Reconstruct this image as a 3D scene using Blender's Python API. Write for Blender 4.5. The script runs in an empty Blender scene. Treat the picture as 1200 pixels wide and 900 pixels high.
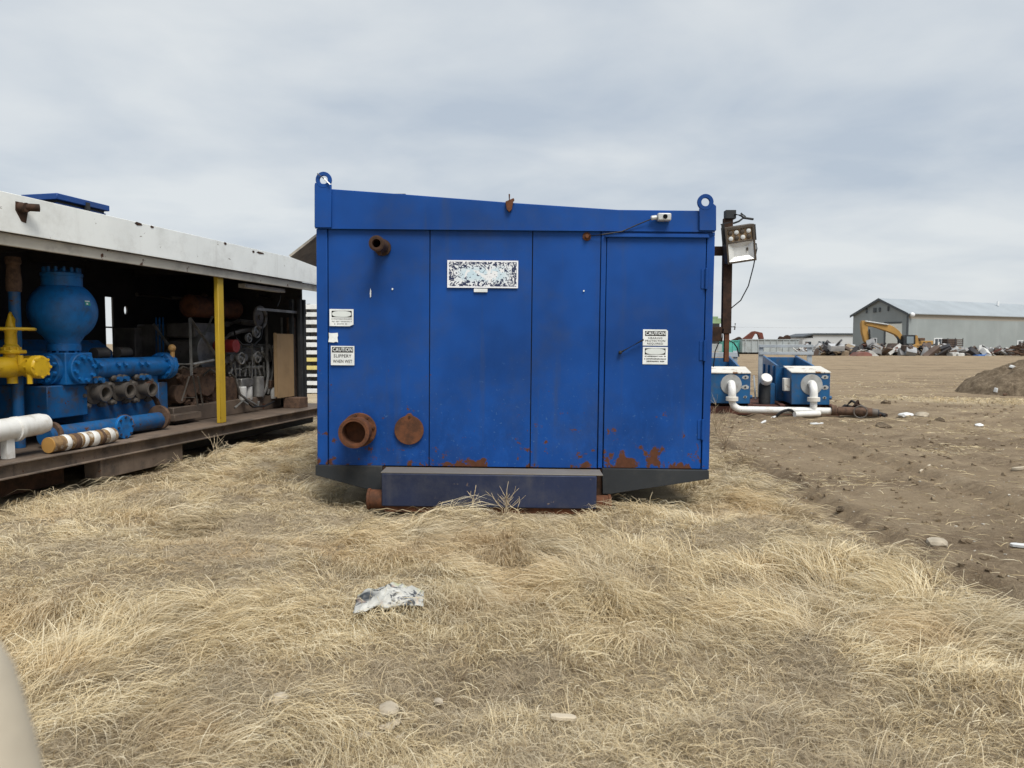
import bpy, bmesh, math, random
import numpy as np
from mathutils import Vector, Matrix, Euler

random.seed(7)
rng = np.random.default_rng(11)
SC = bpy.context.scene
COL = SC.collection
R = math.radians

# ---------------------------------------------------------------- camera
CAM_H = 1.45
FOC = 850.0                      # focal length in pixels of a 1200 px wide picture
PITCH = math.atan(47.0 / FOC)    # horizon 47 px above the middle
cam_data = bpy.data.cameras.new('camera')
cam_data.sensor_width = 36.0
cam_data.lens = 36.0 * FOC / 1200.0
cam_data.clip_start = 0.05
cam_data.clip_end = 9000
cam_data.dof.use_dof = True
cam_data.dof.focus_distance = 6.4
cam_data.dof.aperture_fstop = 5.2
cam = bpy.data.objects.new('camera', cam_data)
COL.objects.link(cam)
cam.location = (0, 0, CAM_H)
cam.rotation_euler = (math.pi / 2 - PITCH, 0, 0)
SC.camera = cam

# ---------------------------------------------------------------- overcast sky
SUN_EL, SUN_AZ = R(58), R(155)   # soft bright spot behind the clouds, behind and right of the camera
world = bpy.data.worlds.new('World')
SC.world = world
world.use_nodes = True
wt = world.node_tree
wt.nodes.clear()
def wn(t, **kw):
    n = wt.nodes.new(t)
    for k, v in kw.items():
        setattr(n, k, v)
    return n
wo = wn('ShaderNodeOutputWorld')
sky = wn('ShaderNodeTexSky', sky_type='NISHITA', sun_disc=False)
sky.sun_elevation = SUN_EL
sky.sun_rotation = SUN_AZ
sky.air_density = 1.0
sky.dust_density = 2.5
bg_sky = wn('ShaderNodeBackground')
bg_sky.inputs["Strength"].default_value = 0.05
wt.links.new(sky.outputs[0], bg_sky.inputs['Color'])
tc = wn('ShaderNodeTexCoord')
sep = wn('ShaderNodeSeparateXYZ')
wt.links.new(tc.outputs['Generated'], sep.inputs[0])
def wmath(op, a, b=None, clamp=False):
    n = wn('ShaderNodeMath', operation=op, use_clamp=clamp)
    for i, x in enumerate((a, b)):
        if x is None:
            continue
        if isinstance(x, (int, float)):
            n.inputs[i].default_value = x
        else:
            wt.links.new(x, n.inputs[i])
    return n.outputs[0]
zz = wmath('MAXIMUM', sep.outputs['Z'], 0.0)
den = wmath('ADD', zz, 0.16)
cu_ = wmath('DIVIDE', sep.outputs['X'], den)
cv_ = wmath('DIVIDE', sep.outputs['Y'], den)
comb = wn('ShaderNodeCombineXYZ')
wt.links.new(cu_, comb.inputs[0])
wt.links.new(cv_, comb.inputs[1])
comb.inputs[2].default_value = 3.7
def wnoise(scale, detail, rough, dist, loc):
    mp = wn('ShaderNodeMapping')
    mp.inputs['Location'].default_value = loc
    mp.inputs['Scale'].default_value = (0.95, 1.0, 1)
    wt.links.new(comb.outputs[0], mp.inputs[0])
    n = wn('ShaderNodeTexNoise')
    n.inputs['Scale'].default_value = scale
    n.inputs['Detail'].default_value = detail
    n.inputs['Roughness'].default_value = rough
    n.inputs['Distortion'].default_value = dist
    wt.links.new(mp.outputs[0], n.inputs['Vector'])
    return n.outputs[0]
n_big = wnoise(0.55, 3.0, 0.5, 0.3, (2.3, 0.9, 0))
n_med = wnoise(1.7, 6.0, 0.50, 0.2, (5.1, 3.3, 0))
cl = wmath('ADD', wmath('MULTIPLY', n_big, 0.52), wmath('MULTIPLY', n_med, 0.48))
ramp = wn('ShaderNodeValToRGB')
ramp.color_ramp.elements[0].position = 0.37
ramp.color_ramp.elements[0].color = (0.475, 0.540, 0.620, 1)
ramp.color_ramp.elements[1].position = 0.58
ramp.color_ramp.elements[1].color = (0.715, 0.748, 0.765, 1)
wt.links.new(cl, ramp.inputs[0])
# a paler, hazier belt low over the horizon, all the way round
hz = wmath('SUBTRACT', 1.0, wmath('DIVIDE', zz, 0.20, clamp=True), clamp=True)
hz = wmath('MULTIPLY', wmath('POWER', hz, 1.5), 0.80)
mixh = wn('ShaderNodeMix', data_type='RGBA')
wt.links.new(hz, mixh.inputs['Factor'])
wt.links.new(ramp.outputs[0], mixh.inputs[6])
mixh.inputs[7].default_value = (0.76, 0.785, 0.79, 1)
bg_cl = wn('ShaderNodeBackground')
bg_cl.inputs["Strength"].default_value = 0.455
wt.links.new(mixh.outputs[2], bg_cl.inputs['Color'])
mixs = wn('ShaderNodeMixShader')
mixs.inputs[0].default_value = 0.90
wt.links.new(bg_sky.outputs[0], mixs.inputs[1])
wt.links.new(bg_cl.outputs[0], mixs.inputs[2])
wt.links.new(mixs.outputs[0], wo.inputs['Surface'])

sun_d = bpy.data.lights.new('sun', 'SUN')
sun_d.energy = 1.5
sun_d.angle = R(28)
sun_d.color = (1.0, 0.96, 0.90)
sun = bpy.data.objects.new('sun', sun_d)
COL.objects.link(sun)
sdir = Vector((math.sin(SUN_AZ) * math.cos(SUN_EL), math.cos(SUN_AZ) * math.cos(SUN_EL), math.sin(SUN_EL)))
sun.rotation_euler = sdir.to_track_quat('Z', 'Y').to_euler()
sun.location = (0, -5, 20)

SC.view_settings.view_transform = 'Standard'
SC.view_settings.look = 'None'
SC.view_settings.exposure = 1.25
SC.view_settings.gamma = 1.0
SC.render.engine = 'CYCLES'
SC.cycles.use_denoising = True
SC.cycles.denoising_input_passes = 'RGB_ALBEDO_NORMAL'
SC.cycles.denoising_prefilter = 'ACCURATE'
SC.cycles.max_bounces = 6
SC.cycles.diffuse_bounces = 3
SC.cycles.glossy_bounces = 3

# ---------------------------------------------------------------- measuring: a sight line through a picture point
def ray(px, py):
    u = (px - 600.0) / FOC
    v = (450.0 - py) / FOC
    return Vector((u, math.cos(PITCH) + v * math.sin(PITCH), -math.sin(PITCH) + v * math.cos(PITCH)))
CAM = Vector((0, 0, CAM_H))
def P(px, py, Y):
    d = ray(px, py)
    return CAM + d * (Y / d.y)
def G(px, py, z=0.0):
    d = ray(px, py)
    return CAM + d * ((z - CAM_H) / d.z)

class Frame:
    """a thing's own axes: x along its front, y into its depth, z up"""
    def __init__(s, loc, rz=0.0, ry=0.0):
        s.M = Matrix.Translation(Vector(loc)) @ Euler((0, ry, rz)).to_matrix().to_4x4()
        s.I = s.M.inverted()
    def _r(s, px, py):
        o = s.I @ CAM
        d = s.I.to_3x3() @ ray(px, py)
        return o, d
    def hit(s, px, py, v=0.0):
        o, d = s._r(px, py)
        p = o + d * ((v - o.y) / d.y)
        return p.x, p.z
    def hitx(s, px, py, u=0.0):
        o, d = s._r(px, py)
        p = o + d * ((u - o.x) / d.x)
        return p.y, p.z
    def w(s, x, y, z=0.0):
        return s.M @ Vector((x, y, z))

# ---------------------------------------------------------------- noise on arrays
def vnoise(x, y, seed=0):
    xi = np.floor(x).astype(np.int64); yi = np.floor(y).astype(np.int64)
    xf = x - xi; yf = y - yi
    def h(a, b):
        n = (a * 374761393 + b * 668265263 + seed * 974634777) & 0x7fffffff
        n = ((n ^ (n >> 13)) * 1274126177) & 0x7fffffff
        return ((n ^ (n >> 16)) & 0xffff) / 65535.0
    sx = xf * xf * (3 - 2 * xf); sy = yf * yf * (3 - 2 * yf)
    a = h(xi, yi); b = h(xi + 1, yi); c = h(xi, yi + 1); d = h(xi + 1, yi + 1)
    return a + (b - a) * sx + (c - a) * sy + (a - b - c + d) * sx * sy
def fbm(x, y, oct=4, seed=0):
    t = 0; amp = 0.5; f = 1.0
    for k in range(oct):
        t = t + amp * vnoise(x * f, y * f, seed + k * 17)
        amp *= 0.5; f *= 2.03
    return t

# ---------------------------------------------------------------- materials
def lin(r, g, b):
    f = lambda c: (c / 255) / 12.92 if c / 255 <= 0.04045 else ((c / 255 + 0.055) / 1.055) ** 2.4
    return (f(r), f(g), f(b), 1)
class NT:
    def __init__(s, name):
        s.m = bpy.data.materials.new(name)
        s.m.use_nodes = True
        s.t = s.m.node_tree
        s.b = s.t.nodes['Principled BSDF']
        s.out = s.t.nodes['Material Output']
        s._co = None
    def n(s, t, **kw):
        nd = s.t.nodes.new(t)
        for k, v in kw.items():
            setattr(nd, k, v)
        return nd
    def l(s, a, b):
        s.t.links.new(a, b)
    def co(s, kind='Object'):
        if s._co is None:
            s._co = s.n('ShaderNodeTexCoord')
        return s._co.outputs[kind]
    def noise(s, scale, detail=4, rough=0.55, dist=0.0, vscale=None, kind='Object', loc=None):
        v = s.co(kind)
        if vscale or loc:
            mp = s.n('ShaderNodeMapping')
            if vscale: mp.inputs['Scale'].default_value = vscale
            if loc: mp.inputs['Location'].default_value = loc
            s.l(v, mp.inputs[0]); v = mp.outputs[0]
        nd = s.n('ShaderNodeTexNoise')
        nd.inputs['Scale'].default_value = scale
        nd.inputs['Detail'].default_value = detail
        nd.inputs['Roughness'].default_value = rough
        nd.inputs['Distortion'].default_value = dist
        s.l(v, nd.inputs['Vector'])
        return nd.outputs[0]
    def ramp(s, f, stops):
        nd = s.n('ShaderNodeValToRGB')
        e = nd.color_ramp.elements
        while len(e) < len(stops):
            e.new(0.5)
        for k, (p, c) in enumerate(stops):
            e[k].position = p
            e[k].color = c if len(c) == 4 else (*c, 1)
        s.l(f, nd.inputs[0])
        return nd.outputs[0]
    def step(s, f, a, b, lo=0.0, hi=1.0):
        nd = s.n('ShaderNodeMapRange', interpolation_type='SMOOTHSTEP')
        nd.inputs[1].default_value = a; nd.inputs[2].default_value = b
        nd.inputs[3].default_value = lo; nd.inputs[4].default_value = hi
        s.l(f, nd.inputs[0])
        return nd.outputs[0]
    def math(s, op, a, b=None, clamp=False):
        nd = s.n('ShaderNodeMath', operation=op, use_clamp=clamp)
        for i, x in enumerate((a, b)):
            if x is None: continue
            if isinstance(x, (int, float)): nd.inputs[i].default_value = x
            else: s.l(x, nd.inputs[i])
        return nd.outputs[0]
    def mix(s, f, a, b):
        nd = s.n('ShaderNodeMix', data_type='RGBA')
        for i, x in ((0, f), (6, a), (7, b)):
            if isinstance(x, (int, float)): nd.inputs[i].default_value = x
            elif isinstance(x, tuple): nd.inputs[i].default_value = x
            else: s.l(x, nd.inputs[i])
        return nd.outputs[2]
    def set(s, name, x):
        if isinstance(x, (int, float, tuple)): s.b.inputs[name].default_value = x
        else: s.l(x, s.b.inputs[name])
    def bump(s, h, strength=0.3, dist=0.01):
        nd = s.n('ShaderNodeBump')
        nd.inputs['Strength'].default_value = strength
        nd.inputs['Distance'].default_value = dist
        s.l(h, nd.inputs['Height'])
        s.l(nd.outputs[0], s.b.inputs['Normal'])
    def z(s):
        sp = s.n('ShaderNodeSeparateXYZ')
        s.l(s.co(), sp.inputs[0])
        return sp.outputs['Z']

RUST_A, RUST_B = (0.125, 0.048, 0.024, 1), (0.065, 0.028, 0.016, 1)
def weathered(name, col, rough=0.55, vary=0.12, rust=0.0, rscale=6.0, dirt=0.25, dcol=(0.16, 0.125, 0.09, 1),
              metal=0.0, low_rust=None, scale=1.0, streak=0.0, bump=0.15, spec=0.4, rusta=None, chalk=None, low2=None, specks=None):
    """painted metal: uneven paint, grime, chips of rust; low_rust=(z0,z1,amount) puts more chips near the bottom"""
    t = NT(name)
    big = t.noise(1.1 * scale, 3, 0.6)
    fine = t.noise(14 * scale, 5, 0.65)
    c = t.mix(t.step(big, 0.3, 0.7), tuple([x * (1 - vary) for x in col[:3]] + [1]), tuple([min(1, x * (1 + vary)) for x in col[:3]] + [1]))
    if chalk:
        ck = t.math('MULTIPLY', t.step(t.noise(6.0 * scale, 9, 0.78, 0.4, vscale=(1, 1, .6)), 0.46, 0.66), t.step(t.z(), chalk[1], chalk[0]))
        c = t.mix(t.math('MULTIPLY', ck, chalk[2]), c, chalk[3])
    if specks:
        sk = t.math('MULTIPLY', t.step(t.noise(38, 3, .6, .2, loc=(5, 5, 5)), .665, .70), t.step(t.z(), specks[1], specks[0]))
        c = t.mix(t.math('MULTIPLY', sk, specks[2]), c, specks[3])
    if dirt:
        dm = t.math('MULTIPLY', t.step(t.noise(2.3 * scale, 6, 0.7, loc=(3, 1, 7)), 0.45, 0.75), dirt)
        c = t.mix(dm, c, dcol)
    if streak:
        sm = t.math('MULTIPLY', t.step(t.noise(9 * scale, 4, 0.6, vscale=(1, 1, 0.06)), 0.55, 0.8), streak)
        c = t.mix(sm, c, dcol)
    rg = t.step(fine, 0.2, 0.8, rough - 0.08, rough + 0.12)
    hgt = fine
    if rust or low_rust:
        rn = t.noise(rscale * scale, 8, 0.68, 0.3, loc=(9, 4, 2))
        rn = t.math('ADD', rn, rust * 0.5)
        if low_rust:
            zl = t.math('MULTIPLY', t.step(t.z(), low_rust[1], low_rust[0]), t.step(t.noise(1.7, 3, .6, loc=(2, 8, 5)), .42, .60))
            rn = t.math('ADD', rn, t.math('MULTIPLY', zl, low_rust[2]))
        if low2:
            rn = t.math('ADD', rn, t.math('MULTIPLY', t.step(t.z(), low2[1], low2[0]), low2[2]))
        rm = t.step(rn, 0.70, 0.735)
        ra = rusta or RUST_A
        rc = t.mix(t.noise(24 * scale, 4), ra, RUST_B)
        c = t.mix(rm, c, rc)
        rg = t.mix(rm, rg, (0.9, 0.9, 0.9, 1))
        hgt = t.math('ADD', fine, t.math('MULTIPLY', rm, 0.5))
    t.set('Base Color', c)
    t.set('Roughness', rg)
    t.set('Metallic', metal)
    t.set('Specular IOR Level', spec)
    if bump:
        t.bump(hgt, bump, 0.004)
    return t.m
def rusty(name, a=RUST_A, b=RUST_B, scale=1.0, rough=0.85, pale=None):
    t = NT(name)
    c = t.mix(t.step(t.noise(5 * scale, 7, 0.7), 0.3, 0.7), a, b)
    if pale:
        c = t.mix(t.step(t.noise(3.1 * scale, 6, 0.7, loc=(4, 4, 4)), 0.52, 0.66), c, pale)
    t.set('Base Color', c)
    t.set('Roughness', rough)
    t.set('Specular IOR Level', 0.25)
    t.bump(t.noise(30 * scale, 6, 0.7), 0.35, 0.004)
    return t.m
def plain(name, col, rough=0.6, metal=0.0, spec=0.4, vary=0.15, scale=8.0):
    t = NT(name)
    c = t.mix(t.noise(scale, 4, 0.6), tuple([x * (1 - vary) for x in col[:3]] + [1]), tuple([min(1, x * (1 + vary)) for x in col[:3]] + [1]))
    t.set('Base Color', c)
    t.set('Roughness', rough); t.set('Metallic', metal); t.set('Specular IOR Level', spec)
    return t.m

# ---------------------------------------------------------------- mesh building
def frame_of(d):
    d = Vector(d).normalized()
    a = Vector((0, 0, 1)) if abs(d.z) < 0.95 else Vector((1, 0, 0))
    s = d.cross(a).normalized()
    return s, s.cross(d).normalized()
class MB:
    def __init__(s):
        s.v = []; s.f = []
    def add(s, vs, fs):
        o = len(s.v)
        s.v.extend([tuple(p) for p in vs])
        s.f.extend([tuple(i + o for i in f) for f in fs])
        return s
    BF = [(0, 3, 2, 1), (4, 5, 6, 7), (0, 1, 5, 4), (1, 2, 6, 5), (2, 3, 7, 6), (3, 0, 4, 7)]
    def box(s, x0, x1, y0, y1, z0, z1):
        return s.add([(x0, y0, z0), (x1, y0, z0), (x1, y1, z0), (x0, y1, z0), (x0, y0, z1), (x1, y0, z1), (x1, y1, z1), (x0, y1, z1)], MB.BF)
    def obox(s, c, size, rot=(0, 0, 0)):
        m = Euler(rot).to_matrix(); c = Vector(c); h = Vector(size) / 2
        vs = [c + m @ Vector((sx * h.x, sy * h.y, sz * h.z)) for sz in (-1, 1) for sx, sy in ((-1, -1), (1, -1), (1, 1), (-1, 1))]
        return s.add(vs, MB.BF)
    def bar(s, p0, p1, w, h=None):
        h = h or w
        p0 = Vector(p0); p1 = Vector(p1)
        a, b = frame_of(p1 - p0)
        q = [(-w / 2, -h / 2), (w / 2, -h / 2), (w / 2, h / 2), (-w / 2, h / 2)]
        vs = [p + a * i + b * j for p in (p0, p1) for i, j in q]
        return s.add(vs, [(0, 1, 2, 3), (7, 6, 5, 4), (0, 4, 5, 1), (1, 5, 6, 2), (2, 6, 7, 3), (3, 7, 4, 0)])
    def lathe(s, prof, p0, axis=(0, 0, 1), n=20, caps=True):
        p0 = Vector(p0); ax = Vector(axis).normalized(); a, b = frame_of(ax)
        vs = []
        for r, h in prof:
            for k in range(n):
                t = 2 * math.pi * k / n
                vs.append(p0 + ax * h + (a * math.cos(t) + b * math.sin(t)) * r)
        fs = []
        for i in range(len(prof) - 1):
            for k in range(n):
                k2 = (k + 1) % n
                fs.append((i * n + k, i * n + k2, (i + 1) * n + k2, (i + 1) * n + k))
        if caps:
            fs.append(tuple(range(n - 1, -1, -1)))
            fs.append(tuple(range((len(prof) - 1) * n, len(prof) * n)))
        return s.add(vs, fs)
    def cyl(s, p0, p1, r, r1=None, n=16, caps=True):
        p0 = Vector(p0); p1 = Vector(p1)
        return s.lathe([(r, 0), (r if r1 is None else r1, (p1 - p0).length)], p0, p1 - p0, n, caps)
    def pipe(s, p0, p1, r, ri, n=20, deep=None):
        """open-ended pipe: p1 is the open mouth"""
        p0 = Vector(p0); p1 = Vector(p1); L = (p1 - p0).length
        return s.lathe([(r, 0), (r, L), (ri, L), (ri, 0.02 if deep is None else L - deep)], p0, p1 - p0, n, True)
    def tube(s, pts, r, n=8, r1=None):
        pts = [Vector(p) for p in pts]
        vs = []; prev = None
        for i, p in enumerate(pts):
            d = (pts[min(i + 1, len(pts) - 1)] - pts[max(i - 1, 0)]).normalized()
            if prev is None:
                a, b = frame_of(d)
            else:
                a = (prev - d * prev.dot(d)).normalized(); b = d.cross(a)
            prev = a
            rr = r if r1 is None else r + (r1 - r) * i / (len(pts) - 1)
            for k in range(n):
                t = 2 * math.pi * k / n
                vs.append(p + (a * math.cos(t) + b * math.sin(t)) * rr)
        fs = []
        for i in range(len(pts) - 1):
            for k in range(n):
                k2 = (k + 1) % n
                fs.append((i * n + k, i * n + k2, (i + 1) * n + k2, (i + 1) * n + k))
        fs.append(tuple(range(n - 1, -1, -1)))
        fs.append(tuple(range((len(pts) - 1) * n, len(pts) * n)))
        return s.add(vs, fs)
    def prism(s, poly, y0, y1):
        """polygon of (x, z) points pushed from y0 to y1"""
        n = len(poly)
        vs = [(x, y0, z) for x, z in poly] + [(x, y1, z) for x, z in poly]
        fs = [tuple(range(n)), tuple(range(2 * n - 1, n - 1, -1))]
        for k in range(n):
            k2 = (k + 1) % n
            fs.append((k2, k, n + k, n + k2))
        return s.add(vs, fs)
    def ring(s, cx, cz, r0, r1, y0, y1, n=24):
        vs = []
        for y in (y0, y1):
            for r in (r0, r1):
                for k in range(n):
                    t = 2 * math.pi * k / n
                    vs.append((cx + r * math.cos(t), y, cz + r * math.sin(t)))
        fs = []
        for k in range(n):
            k2 = (k + 1) % n
            fs += [(k, k2, n + k2, n + k), (2 * n + k2, 2 * n + k, 3 * n + k, 3 * n + k2), (n + k, n + k2, 3 * n + k2, 3 * n + k), (k2, k, 2 * n + k, 2 * n + k2)]
        return s.add(vs, fs)
    def ball(s, c, r, nu=20, nv=12, sz=1.0):
        prof = [(max(1e-4, r * math.sin(math.pi * i / nv)), -r * sz * math.cos(math.pi * i / nv)) for i in range(nv + 1)]
        return s.lathe(prof, c, (0, 0, 1), nu, True)
    def bolts(s, c, axis, rad, n, r=0.012, h=0.02, ph=0.0):
        c = Vector(c); ax = Vector(axis).normalized(); a, b = frame_of(ax)
        for k in range(n):
            t = 2 * math.pi * k / n + ph
            p = c + (a * math.cos(t) + b * math.sin(t)) * rad
            s.cyl(p, p + ax * h, r, n=6)
        return s
    def mesh(s, name, fix=True):
        me = bpy.data.meshes.new(name)
        me.from_pydata(s.v, [], s.f)
        if fix:
            bm = bmesh.new(); bm.from_mesh(me)
            bmesh.ops.recalc_face_normals(bm, faces=bm.faces)
            bm.to_mesh(me); bm.free()
        return me
    def build(s, name, mat, parent=None, smooth=35, bevel=0.0, seg=1):
        me = s.mesh(name)
        return place(name, me, mat, parent, smooth, bevel, seg)
def place(name, me, mat, parent=None, smooth=35, bevel=0.0, seg=1, loc=None, rot=None):
    if mat is not None and not me.materials:
        me.materials.append(mat)
    if smooth:
        me.polygons.foreach_set('use_smooth', [True] * len(me.polygons))
        me.set_sharp_from_angle(angle=R(smooth))
    o = bpy.data.objects.new(name, me)
    COL.objects.link(o)
    if parent is not None:
        o.parent = parent
    if loc is not None: o.location = loc
    if rot is not None: o.rotation_euler = rot
    if bevel:
        b = o.modifiers.new('edge', 'BEVEL')
        b.width = bevel; b.segments = seg; b.limit_method = 'ANGLE'; b.angle_limit = R(40)
        b.harden_normals = False
    return o
def tag(o, label, cat, group=None):
    o['label'] = label; o['category'] = cat
    if group: o['group'] = group
    return o
def thing(name, label, cat, fr, group=None):
    o = bpy.data.objects.new(name, None)
    COL.objects.link(o)
    o.empty_display_size = 0.2
    o.matrix_world = fr.M if isinstance(fr, Frame) else Matrix.Translation(Vector(fr))
    return tag(o, label, cat, group)
def copy_tree(o, parent=None):
    c = o.copy(); COL.objects.link(c)
    if parent is not None: c.parent = parent
    for ch in list(o.children): copy_tree(ch, c)
    return c
def text_mesh(body, size, bold=0.0, align='CENTER', sx=1.0):
    cu = bpy.data.curves.new('lettering', 'FONT')
    cu.body = body; cu.size = size; cu.align_x = align; cu.align_y = 'CENTER'
    cu.offset = bold; cu.resolution_u = 2
    cu.space_character = 1.08
    o = bpy.data.objects.new('lettering', cu)
    COL.objects.link(o)
    dg = bpy.context.evaluated_depsgraph_get()
    me = bpy.data.meshes.new_from_object(o.evaluated_get(dg))
    bpy.data.objects.remove(o); bpy.data.curves.remove(cu)
    for v in me.vertices:
        v.co.x *= sx
    me.materials.clear()
    return me

# ================================================================ things' axes (used by ground and builders alike)
FC = Frame((0.025, 6.40, 0.0), R(-0.75), R(0.6))          # blue container, origin under the middle of its front wall
FS = Frame((-4.66, 6.60, 0.0), R(77.7))                   # open pump shelter: x runs away from us, y goes in under the roof
FP = Frame(tuple(G(951, 486)) , R(-11.0))                 # pump tanks on the dirt

# ---------------------------------------------------------------- ground
SIM = np.array(FS.I)
def grass_edge(y):
    return 2.42 + 0.30 * np.clip((y - 6.5) / 5.0, 0, 1) + 0.55 * (fbm(y * 0.9 + 3.3, y * 0 + 1.7, 3, 5) - 0.44)
def grass_mask(x, y):
    e = grass_edge(y)
    m = np.clip((e - x) / 0.6 + 0.5, 0, 1)
    return m
def mound_h(x, y):
    r = np.sqrt(((x - 16.3) / 2.85) ** 2 + ((y - 21.5) / 2.2) ** 2)
    return 1.28 * np.clip(1 - r, 0, 1) ** 0.62 * (0.8 + 0.5 * fbm(x * 1.3, y * 1.3, 4, 71)) + np.where(r < 1.05, 0.10 * (fbm(x * 5, y * 5, 3, 72) - 0.45), 0)
def ground_h(x, y):
    m = grass_mask(x, y)
    near = np.clip((40 - np.hypot(x, y)) / 25, 0, 1)
    hum = 0.25 * (fbm(x * 2.1, y * 2.4, 4, 21) - 0.45) + 0.09 * (fbm(x * 6, y * 7, 3, 22) - 0.45)
    # soil: clods, two pairs of wheel ruts running away from us
    soil = 0.05 * (fbm(x * 2.2, y * 1.1, 4, 31) - 0.45) + 0.035 * (fbm(x * 9, y * 7, 4, 32) - 0.45)
    wob = 0.25 * (fbm(y * 0.35, y * 0 + 4, 2, 41) - 0.4)
    for xc, w, d in ((2.86, 0.13, 0.085), (4.55, 0.15, 0.060), (5.75, 0.2, 0.035), (7.4, 0.2, 0.045), (9.1, 0.22, 0.035)):
        t = (x - (xc + wob + 0.03 * (y - 6))) / w
        soil = soil - d * np.exp(-t * t) + d * 0.55 * np.exp(-((np.abs(t) - 1.7) ** 2) * 2.2)
    lug = 0.018 * np.sin(y * 26) * np.exp(-((x - (2.86 + wob + 0.03 * (y - 6))) / 0.2) ** 2)
    lug = lug + 0.015 * np.sin(y * 24) * np.exp(-((x - (4.55 + wob + 0.03 * (y - 6))) / 0.2) ** 2)
    h = near * (m * hum + (1 - m) * (soil + lug - 0.02))
    # flat under the container and shelter
    fl = np.exp(-(np.clip(np.abs(x - 0.0) - 1.5, 0, 9) / 0.3) ** 2) * np.clip((y - 5.9) / 0.5, 0, 1)
    h = h * (1 - fl) - 0.03 * fl
    v = SIM[1, 0] * x + SIM[1, 1] * y + SIM[1, 3]
    h = h * (1 - 0.6 * np.clip(1 + v / 1.0, 0, 1)) - 0.09 * np.clip(1 + v / 1.0, 0, 1) * (x < 0) * (y < 16)
    return h
def spaced(a, b, step, lo, hi, grow=1.12):
    mid = list(np.arange(a, b + 1e-6, step))
    out = []; p = b; s = step
    while p < hi:
        s *= grow; p += s; out.append(p)
    inn = []; p = a; s = step
    while p > lo:
        s *= grow; p -= s; inn.append(p)
    return np.array(inn[::-1] + mid + out)
gx = spaced(-6.5, 7.5, 0.05, -4000, 4000)
gy = spaced(1.6, 14.0, 0.05, -60, 6000, 1.10)
X, Y = np.meshgrid(gx, gy)
Z = ground_h(X, Y)
nx, ny = len(gx), len(gy)
me = bpy.data.meshes.new('ground')
me.vertices.add(nx * ny)
me.vertices.foreach_set('co', np.stack([X, Y, Z], -1).astype(np.float32).ravel())
ii = (np.arange(ny - 1)[:, None] * nx + np.arange(nx - 1)[None, :]).ravel()
quads = np.stack([ii, ii + 1, ii + nx + 1, ii + nx], -1)
me.loops.add(quads.size)
me.loops.foreach_set('vertex_index', quads.ravel().astype(np.int32))
me.polygons.add(len(quads))
me.polygons.foreach_set('loop_start', (np.arange(len(quads)) * 4).astype(np.int32))
me.polygons.foreach_set('use_smooth', np.ones(len(quads), dtype=bool))
me.update(calc_edges=True)
at = me.attributes.new('grassy', 'FLOAT', 'POINT')
def far_strip(x, y):
    # strip of standing dead grass across the yard, from beyond the valve towards the right
    yc = 19.2 - 0.42 * (x - 9.5)
    d = np.abs(y - yc) / (0.55 + 0.16 * np.clip(x - 9, 0, 6)) + 1.6 * (fbm(x * 0.8, y * 0.9, 3, 55) - 0.45)
    return np.clip(1.45 - d, 0, 1) * np.clip((x - 8.6) / 1.0, 0, 1) * (x < 26)
far_patch = far_strip(X, Y) * 0.8
at.data.foreach_set('value', np.maximum(grass_mask(X, Y) * (Y < 40), far_patch).astype(np.float32).ravel())

t = NT('trodden dirt and dry thatch')
n1 = t.noise(0.35, 5, 0.6)
n2 = t.noise(1.9, 9, 0.68, 0.4, vscale=(0.55, 1.0, 1.0))
n3 = t.noise(17, 8, 0.75)
n4 = t.noise(110, 4, 0.7)
dc = t.ramp(t.math('ADD', t.math('MULTIPLY', n2, 0.45), t.math('MULTIPLY', t.math('ADD', t.math('MULTIPLY', n3, 0.6), t.math('MULTIPLY', n4, 0.4)), 0.55)),
            [(0.34, (0.10, 0.071, 0.045)), (0.44, (0.205, 0.152, 0.100)), (0.53, (0.310, 0.240, 0.158)), (0.66, (0.48, 0.39, 0.27))])
dc = t.mix(t.math('MULTIPLY', t.step(n1, 0.44, 0.60), 0.45), dc, (0.345, 0.265, 0.170, 1))
dc = t.mix(t.math('MULTIPLY', t.step(t.noise(0.55, 6, 0.65, 0.3, vscale=(0.4, 1.0, 1.0), loc=(4, 9, 0)), 0.50, 0.62), 0.50), dc, (0.150, 0.108, 0.070, 1))
# pale chips, gravel and bits of straw trodden in
vor = t.n('ShaderNodeTexVoronoi'); vor.inputs['Scale'].default_value = 24
t.l(t.co(), vor.inputs['Vector'])
chip = t.math('MULTIPLY', t.step(vor.outputs['Distance'], 0.20, 0.12), t.step(t.noise(5, 3), 0.48, 0.58))
dc = t.mix(t.math('MULTIPLY', chip, .8), dc, (0.50, 0.44, 0.34, 1))
straw = t.noise(75, 4, 0.6, 1.5, vscale=(0.25, 1.0, 1.0))
dc = t.mix(t.math('MULTIPLY', t.step(straw, 0.57, 0.66), 0.55), dc, (0.46, 0.37, 0.24, 1))
gcol = t.ramp(t.math('ADD', t.math('MULTIPLY', n2, 0.4), t.math('MULTIPLY', n4, 0.6)),
              [(0.34, (0.21, 0.165, 0.115)), (0.5, (0.45, 0.37, 0.255)), (0.66, (0.68, 0.58, 0.42))])
ga = t.n('ShaderNodeAttribute', attribute_name='grassy')
t.set('Base Color', t.mix(ga.outputs['Fac'], dc, gcol))
t.set('Roughness', 0.95); t.set('Specular IOR Level', 0.12)
t.bump(t.math('ADD', n3, t.math('MULTIPLY', n4, 0.5)), 0.9, 0.045)
GROUND_MAT = t.m
me.materials.append(t.m)
ground = bpy.data.objects.new('ground', me); COL.objects.link(ground)
ground['kind'] = 'structure'; ground['label'] = 'trodden brown dirt yard with wheel ruts and thatch under the grass'

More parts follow.
